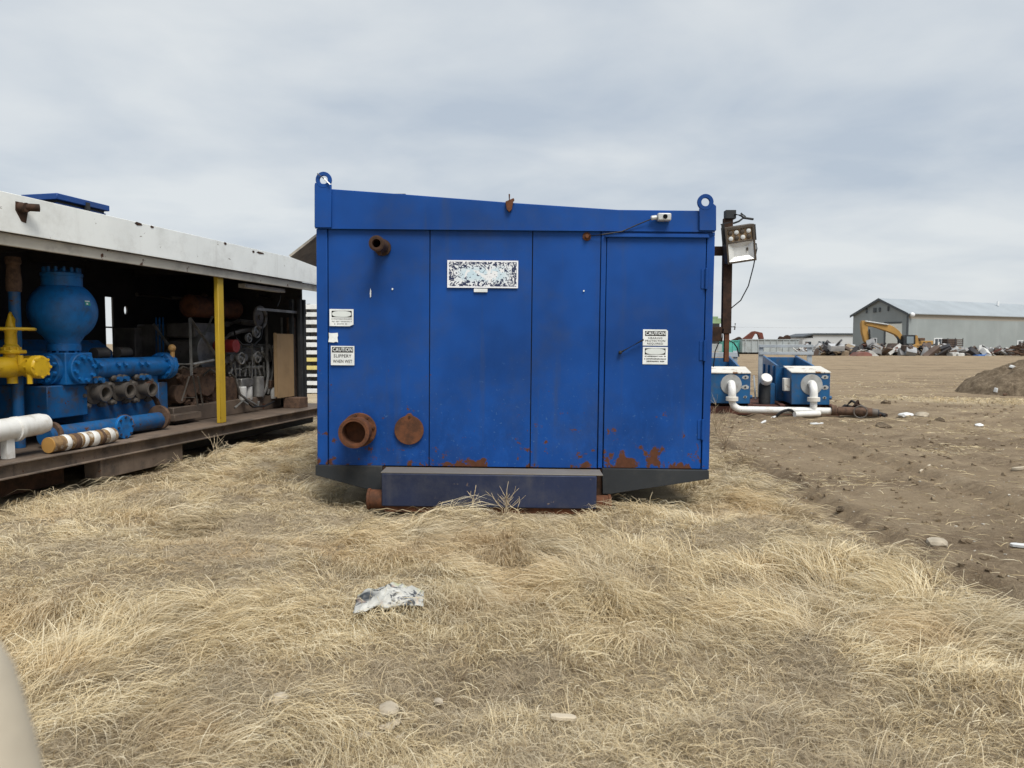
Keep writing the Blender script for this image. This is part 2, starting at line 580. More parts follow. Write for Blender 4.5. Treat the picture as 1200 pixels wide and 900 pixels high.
# ---------------------------------------------------------------- dry grass
def grass_material(name, stops, gap=0.30, gapc=(0.36, 0.30, 0.23, 1)):
    t = NT(name)
    a = t.n('ShaderNodeAttribute', attribute_name='tint')
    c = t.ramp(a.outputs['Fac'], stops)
    c = t.mix(t.math('MULTIPLY', t.step(t.noise(1.3, 5, 0.65), 0.46, 0.58), gap), c, gapc)
    c = t.mix(t.math('MULTIPLY', t.step(t.noise(0.8, 3, 0.6, loc=(7, 2, 0)), 0.50, 0.70), 0.40), c, (0.62, 0.44, 0.23, 1))
    t.set('Base Color', c); t.set('Roughness', 0.75); t.set('Specular IOR Level', 0.2)
    tr = t.n('ShaderNodeBsdfTranslucent'); t.l(c, tr.inputs[0])
    mx = t.n('ShaderNodeMixShader'); mx.inputs[0].default_value = 0.34
    t.l(t.b.outputs[0], mx.inputs[1]); t.l(tr.outputs[0], mx.inputs[2]); t.l(mx.outputs[0], t.out.inputs['Surface'])
    return t.m
GRASS_MAT = grass_material('dry straw grass', [(0.0, (0.20, 0.145, 0.088)), (0.25, (0.48, 0.375, 0.220)), (0.55, (0.74, 0.615, 0.385)), (1.0, (0.88, 0.800, 0.600))])
MAT_MAT = grass_material('grey flattened straw', [(0.0, (0.17, 0.125, 0.080)), (0.25, (0.40, 0.315, 0.195)), (0.55, (0.66, 0.55, 0.35)), (1.0, (0.84, 0.76, 0.57))], 0.50, (0.36, 0.305, 0.235, 1))
def blades_object(name, root, ang, L, H, width, tint, mat, label, bend=None, seg=3):
    """root (n,3); every blade springs up and bends over along ang, tip back near the ground"""
    n = len(root)
    lv = np.linspace(0, 1, seg + 1) ** 0.9
    d = np.stack([np.cos(ang), np.sin(ang), np.zeros(n)], -1)
    if bend is None:
        bend = rng.normal(0, 0.60, n)
    p = np.stack([-np.sin(ang), np.cos(ang), np.zeros(n)], -1)
    roll = rng.normal(0, 0.7, n)
    side = p * np.cos(roll)[:, None] + np.array([0, 0, 1.0]) * np.sin(roll)[:, None]
    nvb = 2 * seg + 1
    vs = np.zeros((n, nvb, 3), np.float32)
    k = 0
    for i, s in enumerate(lv):
        hor = L * (0.30 * s + 0.70 * s ** 1.5)
        z = H * math.sin(s * math.pi * 0.80)
        c = root + d * hor[:, None] + p * (bend * L * s * s * 0.5)[:, None]
        c[:, 2] += z
        if i < seg:
            w = width * (1.0 - 0.35 * s)
            vs[:, k] = c - side * (w / 2)[:, None]; vs[:, k + 1] = c + side * (w / 2)[:, None]; k += 2
        else:
            vs[:, k] = c
    me = bpy.data.meshes.new(name)
    me.vertices.add(n * nvb); me.vertices.foreach_set('co', vs.ravel())
    b = (np.arange(n) * nvb)[:, None]
    parts = [b + np.array([[2 * q, 2 * q + 1, 2 * q + 3, 2 * q + 2]]) for q in range(seg - 1)] + [b + np.array([[2 * seg - 2, 2 * seg - 1, 2 * seg]])]
    loops = np.concatenate(parts, 1).astype(np.int32)
    me.loops.add(loops.size); me.loops.foreach_set('vertex_index', loops.ravel())
    nl = 4 * (seg - 1) + 3
    starts = ((np.arange(n) * nl)[:, None] + 4 * np.arange(seg)[None, :]).astype(np.int32).ravel()
    me.polygons.add(len(starts)); me.polygons.foreach_set('loop_start', starts)
    me.polygons.foreach_set('use_smooth', np.ones(len(starts), dtype=bool))
    me.update(calc_edges=True)
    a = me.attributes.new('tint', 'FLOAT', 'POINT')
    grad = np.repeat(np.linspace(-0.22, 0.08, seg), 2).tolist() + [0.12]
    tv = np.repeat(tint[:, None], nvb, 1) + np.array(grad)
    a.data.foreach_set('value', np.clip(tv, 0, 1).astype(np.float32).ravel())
    me.materials.append(mat)
    o = bpy.data.objects.new(name, me); COL.objects.link(o)
    o['kind'] = 'stuff'; o['label'] = label; o['category'] = 'grass'
    return o
SI = np.array(FS.I)
def blocked(x, y):
    v = SI[1, 0] * x + SI[1, 1] * y + SI[1, 3]
    u = SI[0, 0] * x + SI[0, 1] * y + SI[0, 3]
    in_s = (v > 0.12) & (u < 6.3)
    in_c = (np.abs(x) < 1.66) & (y > 6.75)
    in_b = (np.abs(x + 0.05) < 1.12) & (y > 6.06)
    return in_s | in_c | in_b
def scatter(n, lo=2.1, hi=15.0):
    y = np.exp(rng.uniform(math.log(lo), math.log(hi), n))
    x = -0.95 * y - 0.9 + rng.random(n) * (0.95 * y + 0.9 + 3.1)
    ok = (grass_mask(x, y) > rng.random(n) * 0.9) & (~blocked(x, y))
    return x[ok], y[ok]
def shelter_edge(x, y):
    return np.clip(1 - np.abs(SI[1, 0] * x + SI[1, 1] * y + SI[1, 3] + 0.4) / 0.8, 0, 1)
# lower mat of short broken straw
mx_, my_ = scatter(250000)
n = len(mx_)
grey = fbm(mx_ * 1.6, my_ * 1.6, 3, 63)
mL = 0.035 + 0.085 * rng.random(n) ** 1.3
mH = mL * np.abs(rng.normal(0.12, 0.13, n)) + 0.006
mA = 2 * math.pi * 1.5 * fbm(mx_ * 0.55, my_ * 0.55, 3, 81) + rng.normal(0, 1.2, n)
mW = (0.0011 + 0.00052 * np.hypot(mx_, my_)) * (0.6 + 0.7 * rng.random(n))
mT = 0.12 + 0.85 * grey + rng.normal(0, 0.24, n)
root = np.stack([mx_, my_, ground_h(mx_, my_) + 0.004 + 0.012 * rng.random(n)], -1)
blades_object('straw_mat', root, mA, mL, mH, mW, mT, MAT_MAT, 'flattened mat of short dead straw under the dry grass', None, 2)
# tufts swept over in drifts: all blades of a tuft lie one way
def tufts(cx, cy, per_lo, per_hi, Lt, dirn, rad, tnt):
    nc = len(cx)
    per = rng.integers(per_lo, per_hi, nc)
    idx = np.repeat(np.arange(nc), per); n = len(idx)
    ox = rng.normal(0, 1, n); oy = rng.normal(0, 1, n)
    c, s_ = np.cos(dirn[idx]), np.sin(dirn[idx])
    along, across = ox * rad[idx] * 0.7, oy * rad[idx]
    x = cx[idx] + along * c - across * s_; y = cy[idx] + along * s_ + across * c
    a = dirn[idx] + 0.30 * oy + rng.normal(0, 0.20, n)
    L = Lt[idx] * (0.45 + 0.70 * rng.random(n))
    H = L * np.abs(rng.normal(0.21, 0.11, n)) + 0.014
    up = rng.random(n) < 0.03; H[up] *= 1.8
    L = np.minimum(L, 0.36); H = np.minimum(H, 0.15)
    b = rng.normal(0, 0.35, nc)[idx] + rng.normal(0, 0.22, n)
    T = tnt[idx] + rng.normal(0, 0.22, n)
    wild = rng.random(n) < 0.10; a[wild] += rng.normal(0, 1.0, wild.sum())
    tipx = x + np.cos(a) * L; tipy = y + np.sin(a) * L
    fl = blocked(tipx, tipy); a[fl] += math.pi
    k = ~blocked(x, y)
    return x[k], y[k], a[k], L[k], H[k], b[k], T[k]
cx, cy = scatter(8600)
tf = fbm(cx * 1.05 + 5, cy * 1.30, 3, 65)
sel = rng.random(len(cx)) < np.clip((tf - 0.39 - 0.05 * np.clip((3.8 - cy) / 1.2, 0, 1)) * 6.5, 0.04, 1.0)
cx, cy, tf = cx[sel], cy[sel], tf[sel]; nc = len(cx)
se = shelter_edge(cx, cy)
dirn = 0.15 + 7.0 * (fbm(cx * 0.45, cy * 0.45, 3, 81) - 0.44) + np.where(fbm(cx * 0.7 + 3, cy * 0.7, 2, 83) < 0.32, math.pi, 0) + rng.normal(0, 0.38, nc)
Lt = (0.09 + 0.36 * np.clip(tf - 0.34, 0, 1)) * (0.8 + 0.6 * rng.random(nc)) * (1 + 0.85 * se)
Lt *= np.where(rng.random(nc) < 0.14, 1.75, 1.0) * (1 + 0.45 * np.clip((cx - grass_edge(cy) + 0.9) / 0.7, 0, 1))
x1, y1, a1, L1, H1, b1, T1 = tufts(cx, cy, 28, 75, Lt, dirn, 0.035 + 0.075 * rng.random(nc), 0.33 + 0.66 * fbm(cx * 2.3, cy * 2.3, 3, 95) + rng.normal(0, 0.10, nc))
# loose single stems between them
sx, sy = scatter(26000)
ns = len(sx)
L2 = 0.06 + 0.14 * rng.random(ns)
x = np.concatenate([x1, sx]); y = np.concatenate([y1, sy])
ang = np.concatenate([a1, rng.random(ns) * 6.28]); L = np.concatenate([L1, L2])
H = np.concatenate([H1, L2 * np.abs(rng.normal(0.22, 0.15, ns)) + 0.012]); bend = np.concatenate([b1, rng.normal(0, .4, ns)])
tint = np.concatenate([T1, 0.55 + rng.normal(0, 0.25, ns)])
width = (0.0010 + 0.00050 * np.hypot(x, y)) * (0.6 + 0.8 * rng.random(len(x)))
root = np.stack([x, y, ground_h(x, y) - 0.004], -1)
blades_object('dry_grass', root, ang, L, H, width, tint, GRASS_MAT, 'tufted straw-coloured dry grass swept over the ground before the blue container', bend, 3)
# thin dead grass and straw bits scattered over the dirt
n = 85000
py_ = np.exp(rng.uniform(math.log(2.4), math.log(34), n)); px_ = 2.2 + rng.random(n) * (0.85 * py_ + 1.2)
pt = fbm(px_ * 0.5, py_ * 0.9, 3, 57)
pt2 = far_strip(px_, py_)
edge = np.exp(-np.clip(px_ - grass_edge(py_), 0, 9) / 0.25)
keep = (rng.random(n) < np.clip((pt - 0.47) * 3.4, 0, 0.9) + 0.05 + edge * 0.6 + pt2) & ~((np.abs(px_ - 6.0) < 3.2) & (np.abs(py_ - 15.9) < 1.5))
px_, py_, pt2 = px_[keep], py_[keep], pt2[keep]; n = len(px_)
dist = np.hypot(px_, py_)
L = (0.05 + 0.12 * rng.random(n)) * (1 + 1.2 * pt2); H = 0.004 + L * 0.10 * rng.random(n) + pt2 * 0.11 * rng.random(n)
root = np.stack([px_, py_, ground_h(px_, py_) + 0.002], -1)
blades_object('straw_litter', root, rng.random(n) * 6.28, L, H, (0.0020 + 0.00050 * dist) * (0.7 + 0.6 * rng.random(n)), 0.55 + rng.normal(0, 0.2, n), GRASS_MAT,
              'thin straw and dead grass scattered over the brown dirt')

# soil mound at the right
gu, gw = np.meshgrid(np.linspace(12.2, 19.0, 110), np.linspace(18.8, 24.2, 90))
mz = mound_h(gu, gw)
mz = mz + ((fbm(gu * 9, gw * 9, 3, 74) - .45) * 0.16 + (fbm(gu * 2.6, gw * 2.6, 3, 75) - .45) * 0.30) * np.clip(mz * 4, 0, 1) - 0.05
m = MB()
m.v = [(float(a), float(b), float(c)) for a, b, c in zip(gu.ravel(), gw.ravel(), mz.ravel())]
w_ = gu.shape[1]
m.f = [(j * w_ + i, j * w_ + i + 1, (j + 1) * w_ + i + 1, (j + 1) * w_ + i) for j in range(gu.shape[0] - 1) for i in range(w_ - 1)]
t = NT('fresh dark soil')
sn = t.noise(6, 8, .72); sf = t.noise(45, 4, .7)
t.set('Base Color', t.ramp(t.math('ADD', t.math('MULTIPLY', sn, .55), t.math('MULTIPLY', sf, .45)), [(.36, (.085, .064, .043)), (.50, (.185, .142, .098)), (.64, (.36, .29, .20))]))
t.set('Roughness', .95); t.set('Specular IOR Level', .1); t.bump(t.math('ADD', sn, sf), .9, .06)
SOIL_MAT = t.m
mo = m.build('soil_mound', SOIL_MAT, smooth=80)
mo['kind'] = 'structure'; mo['label'] = 'heap of brown soil at the right edge of the yard'

# ================================================================ shared materials
BLUE = lin(22, 84, 168)
M_BLUE = weathered(spec=0.22, name='container blue paint', col=(0.004, 0.054, 0.245, 1), rough=0.5, vary=0.22, rust=0.0, rscale=9.0, dirt=0.28,
                   dcol=(0.045, 0.06, 0.09, 1), low_rust=(0.375, 0.48, 0.13), low2=(0.40, 1.6, 0.10), streak=0.34, bump=0.12,
                   specks=(0.5, 1.9, 0.7, (0.05, 0.13, 0.30, 1)), chalk=(0.4, 1.5, 0.45, (0.009, 0.085, 0.36, 1)))
M_DOOR = weathered(spec=0.22, name='container blue door paint', col=(0.004, 0.054, 0.245, 1), rough=0.5, vary=0.22, rust=0.0, rscale=6.5, dirt=0.2,
                   dcol=(0.045, 0.06, 0.09, 1), low_rust=(0.33, 0.60, 0.17), low2=(0.40, 1.15, 0.145), streak=0.32, bump=0.12,
                   specks=(0.5, 1.9, 0.7, (0.05, 0.13, 0.30, 1)), chalk=(0.4, 1.5, 0.45, (0.009, 0.085, 0.36, 1)), rusta=(0.135, 0.052, 0.026, 1))
M_NAVY = weathered('dark skid paint', (0.012, 0.020, 0.055, 1), rough=0.6, vary=0.25, rust=0.05, rscale=14, dirt=0.45, dcol=(0.075, 0.075, 0.085, 1), low_rust=(0.0, 0.22, 0.08), streak=0.35, rusta=(0.25, 0.22, 0.19, 1))
M_BLACK = weathered('grimy black steel', (0.020, 0.023, 0.026, 1), rough=0.7, vary=0.3, rust=0.02, rscale=8, dirt=0.5, dcol=(0.085, 0.08, 0.07, 1))
M_RUST = rusty('orange brown rust', (0.155, 0.060, 0.028, 1), (0.062, 0.030, 0.018, 1), 2.0)
M_RUSTD = rusty('dark brown rust', (0.070, 0.036, 0.022, 1), (0.025, 0.016, 0.012, 1), 2.0)
M_TREAD = weathered('worn step plate', (0.20, 0.185, 0.165, 1), rough=0.6, rust=0.05, rscale=7, dirt=0.5, metal=0.2)
M_UNDER = weathered('galvanised grey sheet', (0.48, 0.45, 0.39, 1), rough=0.6, rust=0.08, rscale=6, dirt=0.6, dcol=(0.09, 0.08, 0.07, 1), scale=1.6)
M_HOLE = plain('near-black disc', (0.006, 0.006, 0.006, 1), 0.9, spec=0.1)  # near-black base colour for the small round lens
M_LIGHTGREY = weathered('cast grey metal', (0.50, 0.51, 0.50, 1), rough=0.45, dirt=0.4, metal=0.3)
M_CABLE = plain('black cable', (0.012, 0.012, 0.013, 1), 0.5)
M_WIRE = plain('bright wire', (0.45, 0.45, 0.43, 1), 0.35, metal=0.8)
M_STICK = weathered('white sticker vinyl', (0.76, 0.79, 0.78, 1), rough=0.5, dirt=0.16, dcol=(0.45, 0.45, 0.42, 1), scale=6, bump=0)
M_INK = plain('black print', (0.012, 0.012, 0.012, 1), 0.55)
M_FAINT = plain('faded grey print', (0.30, 0.31, 0.31, 1), 0.55)
M_PALE = plain('pale blue print', (0.56, 0.68, 0.74, 1), 0.5, vary=0.2, scale=30)

# cracked, sun-bleached sticker
t = NT('cracked bleached sticker')
g = t.n('ShaderNodeSeparateXYZ'); t.l(t.co('Generated'), g.inputs[0])
def edge_d(o):
    return t.math('SUBTRACT', 0.5, t.math('ABSOLUTE', t.math('SUBTRACT', o, 0.5)))
ex = edge_d(g.outputs['X']); ez = edge_d(g.outputs['Z'])
border = t.math('MAXIMUM', t.step(ex, 0.026, 0.018), t.step(ez, 0.060, 0.045))
fl = t.noise(6.5, 3, 0.6, 1.8, vscale=(2.6, 1, 1.15), kind='Generated')
mid = t.math('MULTIPLY', t.step(ex, 0.02, 0.30), t.step(ez, 0.06, 0.42))
dark = t.step(t.math('SUBTRACT', fl, t.math('MULTIPLY', mid, 0.16)), 0.455, 0.475)
ptch = t.noise(2.4, 4, 0.6, 0.6, vscale=(2.2, 1, 1), kind='Generated', loc=(3.1, 0, 1.4))
white = t.mix(t.math('MULTIPLY', t.step(ptch, 0.44, 0.50), mid), (0.76, 0.78, 0.80, 1), (0.52, 0.66, 0.74, 1))
c = t.mix(dark, white, (0.016, 0.026, 0.075, 1))
c = t.mix(border, c, (0.80, 0.82, 0.86, 1))
t.set('Base Color', c); t.set('Roughness', 0.5)
M_CRACK = t.m

# ================================================================ blue container
C = thing('blue_container', 'big blue steel equipment container on a skid, its end wall facing us', 'container', FC)
def q(px, py, v=0.0):
    return FC.hit(px, py, v)
XL = q(372, 400)[0]; XR = q(834, 400)[0]
ZB = q(600, 547)[1]                      # foot of the wall
ZH = q(600, 270)[1]                      # underside of the header
LEN = 8.6
def wall_panel(name, pxa, pxb, mat=M_BLUE, y0=-0.012, y1=0.02, z0=None, z1=None):
    a = q(pxa, 400)[0]; b = q(pxb, 400)[0]
    m = MB().box(a, b, y0, y1, ZB if z0 is None else z0, ZH - 0.004 if z1 is None else z1)
    return m.build(name, mat, C, bevel=0.004)
MB().box(XL + 0.02, XR - 0.02, 0.022, 0.06, ZB + 0.002, ZH + 0.10).build('front_wall', M_BLACK, C)
wall_panel('corner_post', 372, 384.6, y0=-0.022)
# sheets: each a flat panel, faintly oil-canned
def sheet(pxa, pxb, seed):
    a = q(pxa, 400)[0]; b = q(pxb, 400)[0]
    nxs, nzs = 9, 13
    xs = np.linspace(a, b, nxs); zs = np.linspace(ZB, ZH - 0.004, nzs)
    m = MB(); vs = []; fs = []
    for z in zs:
        for x in xs:
            e = min(x - a, b - x, z - ZB, ZH - z) / 0.25
            e = max(0, min(1, e))
            vs.append((x, -0.010 - 0.022 * e * (float(fbm(np.array(x * 1.5 + seed), np.array(z * 1.2), 3, seed)) - 0.45), z))
    for j in range(nzs - 1):
        for i in range(nxs - 1):
            k = j * nxs + i
            fs.append((k, k + 1, k + nxs + 1, k + nxs))
    o = len(vs); 
    ring = [i for i in range(nxs)] + [j * nxs + nxs - 1 for j in range(1, nzs)] + [(nzs - 1) * nxs + i for i in range(nxs - 2, -1, -1)] + [j * nxs for j in range(nzs - 2, 0, -1)]
    for k in ring:
        vs.append((vs[k][0], 0.018, vs[k][2]))
    for k in range(len(ring)):
        k2 = (k + 1) % len(ring)
        fs.append((ring[k2], ring[k], o + k, o + k2))
    m.add(vs, fs)
    return m.build('wall_panel', M_BLUE, C, smooth=30)
sheet(385.6, 503.0, 3); sheet(504.2, 622.2, 5); sheet(623.4, 701.6, 8)
# door surround, door, hinges, handle
dz = q(770, 276.5)[1]
surround = MB()
xa, xb, xc, xd = q(702.6, 400)[0], q(708.2, 400)[0], q(825.2, 400)[0], XR
surround.box(xa, xb, -0.020, 0.02, ZB, dz - 0.0)
surround.box(xc, xd, -0.020, 0.02, ZB, dz - 0.0)
surround.box(xa, xd, -0.022, 0.02, dz, ZH - 0.004)
sur = surround.build('door_frame', M_BLUE, C, bevel=0.004)
MB().prism([(xb - 0.02, dz - 0.018), (xb - 0.005, dz + 0.012), (xc + 0.0, dz + 0.012), (xc + 0.015, dz - 0.018)], -0.050, -0.0222).build('drip_lip', M_BLUE, sur, bevel=0.003)
door = MB().box(xb + 0.007, xc - 0.007, -0.016, 0.015, ZB + 0.004, dz - 0.008).build('door', M_DOOR, C, bevel=0.004)
for zpx in (327, 411, 503):
    z = q(828, zpx)[1]
    h = MB().cyl((xc - 0.002, -0.030, z - 0.09), (xc - 0.002, -0.030, z + 0.09), 0.013, n=10)
    h.box(xc - 0.045, xc - 0.004, -0.0235, -0.0175, z - 0.085, z + 0.085)
    h.build('hinge', M_DOOR, door, bevel=0.002)
a = q(726, 413); b = q(753, 398)
hd = MB().tube([(a[0], -0.05, a[1]), (b[0], -0.055, b[1])], 0.008, 8)
hd.ball((a[0], -0.045, a[1]), 0.017, 10, 6); hd.cyl((a[0], -0.05, a[1]), (a[0], -0.014, a[1]), 0.012, n=8)
hd.build('door_handle', M_BLACK, door)
# header with its sloping roofline
hp = [(371, 268), (836.5, 271.5), (836.5, 248), (724, 246.8), (600, 238.6), (473, 228.6), (390, 222.6), (371, 221.6)]
hp = [q(*p) for p in hp]
header = MB().prism(hp, -0.040, 0.055).build('header', M_BLUE, C, bevel=0.005)
MB().box(hp[0][0] + 0.001, hp[1][0] - 0.001, -0.046, -0.0405, ZH - 0.006, ZH + 0.012).build('seam', M_BLUE, header)
# roof, sides, floor
top = [(p[0], p[1] - 0.012) for p in hp[2:]]
MB().prism([(p[0], p[1] - 0.04) for p in top] + top[::-1], 0.056, LEN).build('roof', M_BLUE, C)
rw = q(430, 225.5)
MB().box(rw[0] - 0.05, q(473, 225)[0], 0.10, 0.9, rw[1] - 0.03, rw[1] + 0.012).build('roof_flashing', M_BLACK, C)
MB().box(XL, XL + 0.03, 0.061, LEN, ZB, ZH + 0.29).build('side_wall', M_BLUE, C)
MB().box(XR - 0.03, XR, 0.061, LEN, ZB, ZH + 0.10).build('side_wall', M_BLUE, C)
MB().box(XL, XR, LEN - 0.03, LEN + 0.01, ZB, ZH + 0.1).build('back_wall', M_BLUE, C)
# lifting eyes
def eye(poly, cpx, cpy, rpx, hpx):
    cx_, cz_ = q(cpx, cpy); s = 6.4 / FOC
    m = MB().ring(cx_, cz_, hpx * s, rpx * s, -0.068, -0.042, 24)
    m.prism([q(*p) for p in poly], -0.066, -0.044)
    return m.build('lifting_eye', M_BLUE, C, bevel=0.003)
e1 = eye([(371, 268), (390.5, 268), (390.5, 218), (388.5, 217.5), (376.2, 217.0), (371.6, 216.0), (371, 219)], 381.5, 212.6, 9.2, 4.8)
e2 = eye([(817.6, 271.4), (837, 271.6), (837, 243), (832.8, 239.5), (829.5, 243.2), (824.5, 244.4), (818.8, 243.8), (817.6, 246)], 824.6, 238.4, 9.2, 4.7)
s = 6.4 / FOC
a = q(375, 206); b = q(390, 219)
MB().tube([(a[0], -0.085, a[1]), ((a[0] + b[0]) / 2, -0.076, (a[1] + b[1]) / 2 + 0.006), (b[0], -0.085, b[1])], 0.006, 6).build('tie_wire', M_WIRE, e1)
# bracket on the roof edge
b0 = q(597, 249); b1 = q(597, 229)
m = MB().prism([q(592.5, 238), q(594, 247), q(597, 250), q(600, 247), q(601.5, 238), q(603, 236), q(602, 234)], -0.075, -0.043)
m.tube([(b0[0], -0.058, b0[1]), (b1[0], -0.058, b1[1])], 0.008, 6)
m.build('roof_bracket', M_RUST, C, bevel=0.002)
# small pipe stub up high, flanged pipe and round cover plate down low
c0 = q(449, 290.5); rr = 7.2 * s
pst = MB().pipe((c0[0], -0.01, c0[1]), (c0[0], -0.30, c0[1] - 0.0), rr, rr * 0.66, 20)
pst.lathe([(rr, 0), (rr * 1.22, 0.004), (rr * 1.22, 0.05), (rr, 0.054)], (c0[0], -0.245, c0[1]), (0, -1, 0), 20, caps=False)
pst.lathe([(rr * 1.35, 0), (rr * 1.35, 0.025), (rr, 0.028)], (c0[0], -0.012, c0[1]), (0, -1, 0), 20, caps=False)
pst.obox((c0[0] + 0.01, -0.20, c0[1] - 0.065), (0.03, 0.03, 0.05))
pst.build('pipe_stub', M_RUSTD, C)
c0 = q(423.5, 502.5); R1 = 20.0 * s
fl = MB()
fl.lathe([(R1 * 0.70, 0), (R1 * 0.70, 0.06)], (c0[0], -0.010, c0[1]), (0, -1, 0), 28)
fl.lathe([(R1, 0), (R1, 0.032)], (c0[0], -0.07, c0[1]), (0, -1, 0), 28)
fp = fl.build('flange', M_RUST, C, bevel=0.003)
for k in range(8):
    t_ = 2 * math.pi * k / 8 + 0.2
    place('bolt', MB().cyl((0, 0, 0), (0, -0.022, 0), 0.012, n=6).mesh('bolt'), M_RUST, fp, loc=(c0[0] + math.cos(t_) * R1 * .9, -0.102, c0[1] + math.sin(t_) * R1 * .9))
MB().pipe((c0[0], -0.102, c0[1]), (c0[0], -0.30, c0[1]), R1 * 0.79, R1 * 0.66, 28, deep=0.16).build('flanged_pipe', M_RUST, fp)
MB().lathe([(R1 * 0.81, 0.0), (R1 * 0.88, 0.010), (R1 * 0.88, 0.038), (R1 * 0.78, 0.040)], (c0[0], -0.262, c0[1]), (0, -1, 0), 28, caps=False).build('pipe_collar', M_RUST, fp)
cc = q(480, 503.5); rc = 17.2 * s
cov = MB().lathe([(rc * 1.0, 0), (rc, 0.012)], (cc[0], -0.024, cc[1]), (0, -1, 0), 32)
tt = q(480.5, 484)
cov.prism([(cc[0] - 0.05, cc[1] + rc * 0.86), (tt[0] - 0.012, tt[1]), (tt[0] + 0.012, tt[1]), (cc[0] + 0.05, cc[1] + rc * 0.86)], -0.034, -0.0245)
cv = cov.build('cover_plate', M_RUST, C, bevel=0.002)
MB().cyl((tt[0], -0.045, tt[1] - 0.03), (tt[0], -0.02, tt[1] - 0.03), 0.011, n=8).build('pivot_bolt', M_RUSTD, cv)
# conduit fitting, cable, grommet
f = q(775, 256.5)
fx = MB().box(f[0] - 0.05, f[0] + 0.065, -0.115, -0.0405, f[1] - 0.032, f[1] + 0.032)
fx.cyl((f[0] - 0.05, -0.078, f[1]), (f[0] - 0.105, -0.078, f[1] - 0.008), 0.020, n=10)
fxo = fx.build('conduit_box', M_LIGHTGREY, C, bevel=0.010, seg=2)
MB().lathe([(0.020, 0), (0.017, 0.012)], (f[0] + 0.012, -0.115, f[1] + 0.002), (0, -1, 0), 12).build('lens', M_HOLE, fxo)
g0 = q(687.5, 277.5); g1 = q(705, 276); g2 = q(728, 272.5); g3 = q(746, 264.5); g4 = q(764, 257.5)
pts = [(g0[0], -0.03, g0[1]), (g1[0], -0.055, g1[1]), (g2[0], -0.06, g2[1]), (g3[0], -0.062, g3[1]), (g4[0], -0.078, g4[1])]
MB().tube(pts, 0.0055, 6).build('cable', M_CABLE, fxo)
MB().lathe([(0.038, 0), (0.036, 0.010), (0.018, 0.016), (0.016, 0.04)], (g0[0], -0.012, g0[1]), (0, -1, 0), 14).build('grommet', M_RUST, C)
# flap propped open on the left side
h0 = q(372, 266); h1 = q(338.5, 299, 0.15)
fm = MB()
pa = Vector((XL - 0.002, 0.15, h0[1] + 0.0)); pb = Vector((h1[0], 0.15, h1[1]))
nrm = Vector((-(pb.z - pa.z), 0, (pb.x - pa.x))).normalized() * 0.02
vs = []
for y in (0.15, 2.6):
    for p in (pa, pb):
        for k in (0, 1):
            vs.append((p.x + nrm.x * k, y, p.z + nrm.z * k))
fm.add(vs, [(0, 1, 3, 2), (4, 6, 7, 5), (0, 2, 6, 4), (1, 5, 7, 3), (2, 3, 7, 6), (0, 4, 5, 1)])
fm.build('side_flap', M_UNDER, C)
MB().tube([(XL, 1.6, h1[1] - 0.35), (pb.x + 0.05, 1.6, pb.z + 0.02)], 0.012, 6).build('flap_stay', M_RUSTD, C)
# rusty bracket low on the left side
pl_ = q(369.5, 450, 0.6); pm_ = q(369.5, 520, 0.6)
MB().box(XL - 0.10, XL - 0.002, 0.55, 0.64, pm_[1], pl_[1]).build('side_bracket', M_RUSTD, C, bevel=0.004)
# skid: tapering ends of the cross member, sides, step beam, pipe runners
V0 = -0.055
MB().prism([q(369.5, 545.2, V0), q(447.5, 546.4, V0), q(447.5, 576, V0), q(432, 574, V0), q(369.5, 557, V0)], V0, 0.10).build('skid_end', M_BLACK, C, bevel=0.004)
MB().prism([q(706, 549.4, V0), q(831, 551.4, V0), q(831, 561.5, V0), q(716, 579, V0), q(706, 579, V0)], V0, 0.10).build('skid_end', M_BLACK, C, bevel=0.004)
MB().box(q(447.5, 560)[0], q(706, 560)[0], -0.02, 0.10, 0.06, ZB - 0.012).build('cross_member', M_RUSTD, C)
VS = -0.30
sa = q(447, 554.2, VS); sb = q(699.5, 556.6, VS)
stp = MB().box(sa[0], sb[0], VS, -0.056, 0.055, sa[1] - 0.004).build('step_beam', M_NAVY, C, bevel=0.010, seg=2)
MB().box(sa[0] - 0.008, q(706, 556, VS)[0] + 0.006, VS + 0.006, -0.03, sa[1] - 0.003, sa[1] + 0.006).build('step_tread', M_TREAD, stp, bevel=0.002)
for sx, sz, x0, x1, r_ in ((-1, 0, 433, 466, 0.082), (1, 0, 698, 714, 0.070)):
    pa = q(x0, 585, -0.2); pb = q(x1, 585, -0.2)
    rn = MB().cyl((pa[0], -0.20, r_ + 0.015), (pb[0], -0.20, r_ + 0.015), r_, n=20)
    ex_ = pa[0] if sx < 0 else pb[0]
    rn.cyl((ex_ - 0.012, -0.20, r_ + 0.015), (ex_ + 0.012, -0.20, r_ + 0.015), r_ * 1.12, n=20)
    rn.build('runner_pipe', M_RUST, C, bevel=0.003)
MB().box(sa[0] + 0.02, sb[0] - 0.01, VS + 0.03, -0.06, 0.004, 0.05).build('lower_rail', M_RUST, stp)
for xx in (-0.95, 0.75):
    MB().box(xx - 0.12, xx + 0.12, 0.101, LEN, 0.0, ZB - 0.012).build('skid_runner', M_BLACK, C)
MB().box(XL + 0.02, XR - 0.02, 0.101, LEN, ZB - 0.10, ZB - 0.003).build('floor', M_BLACK, C)

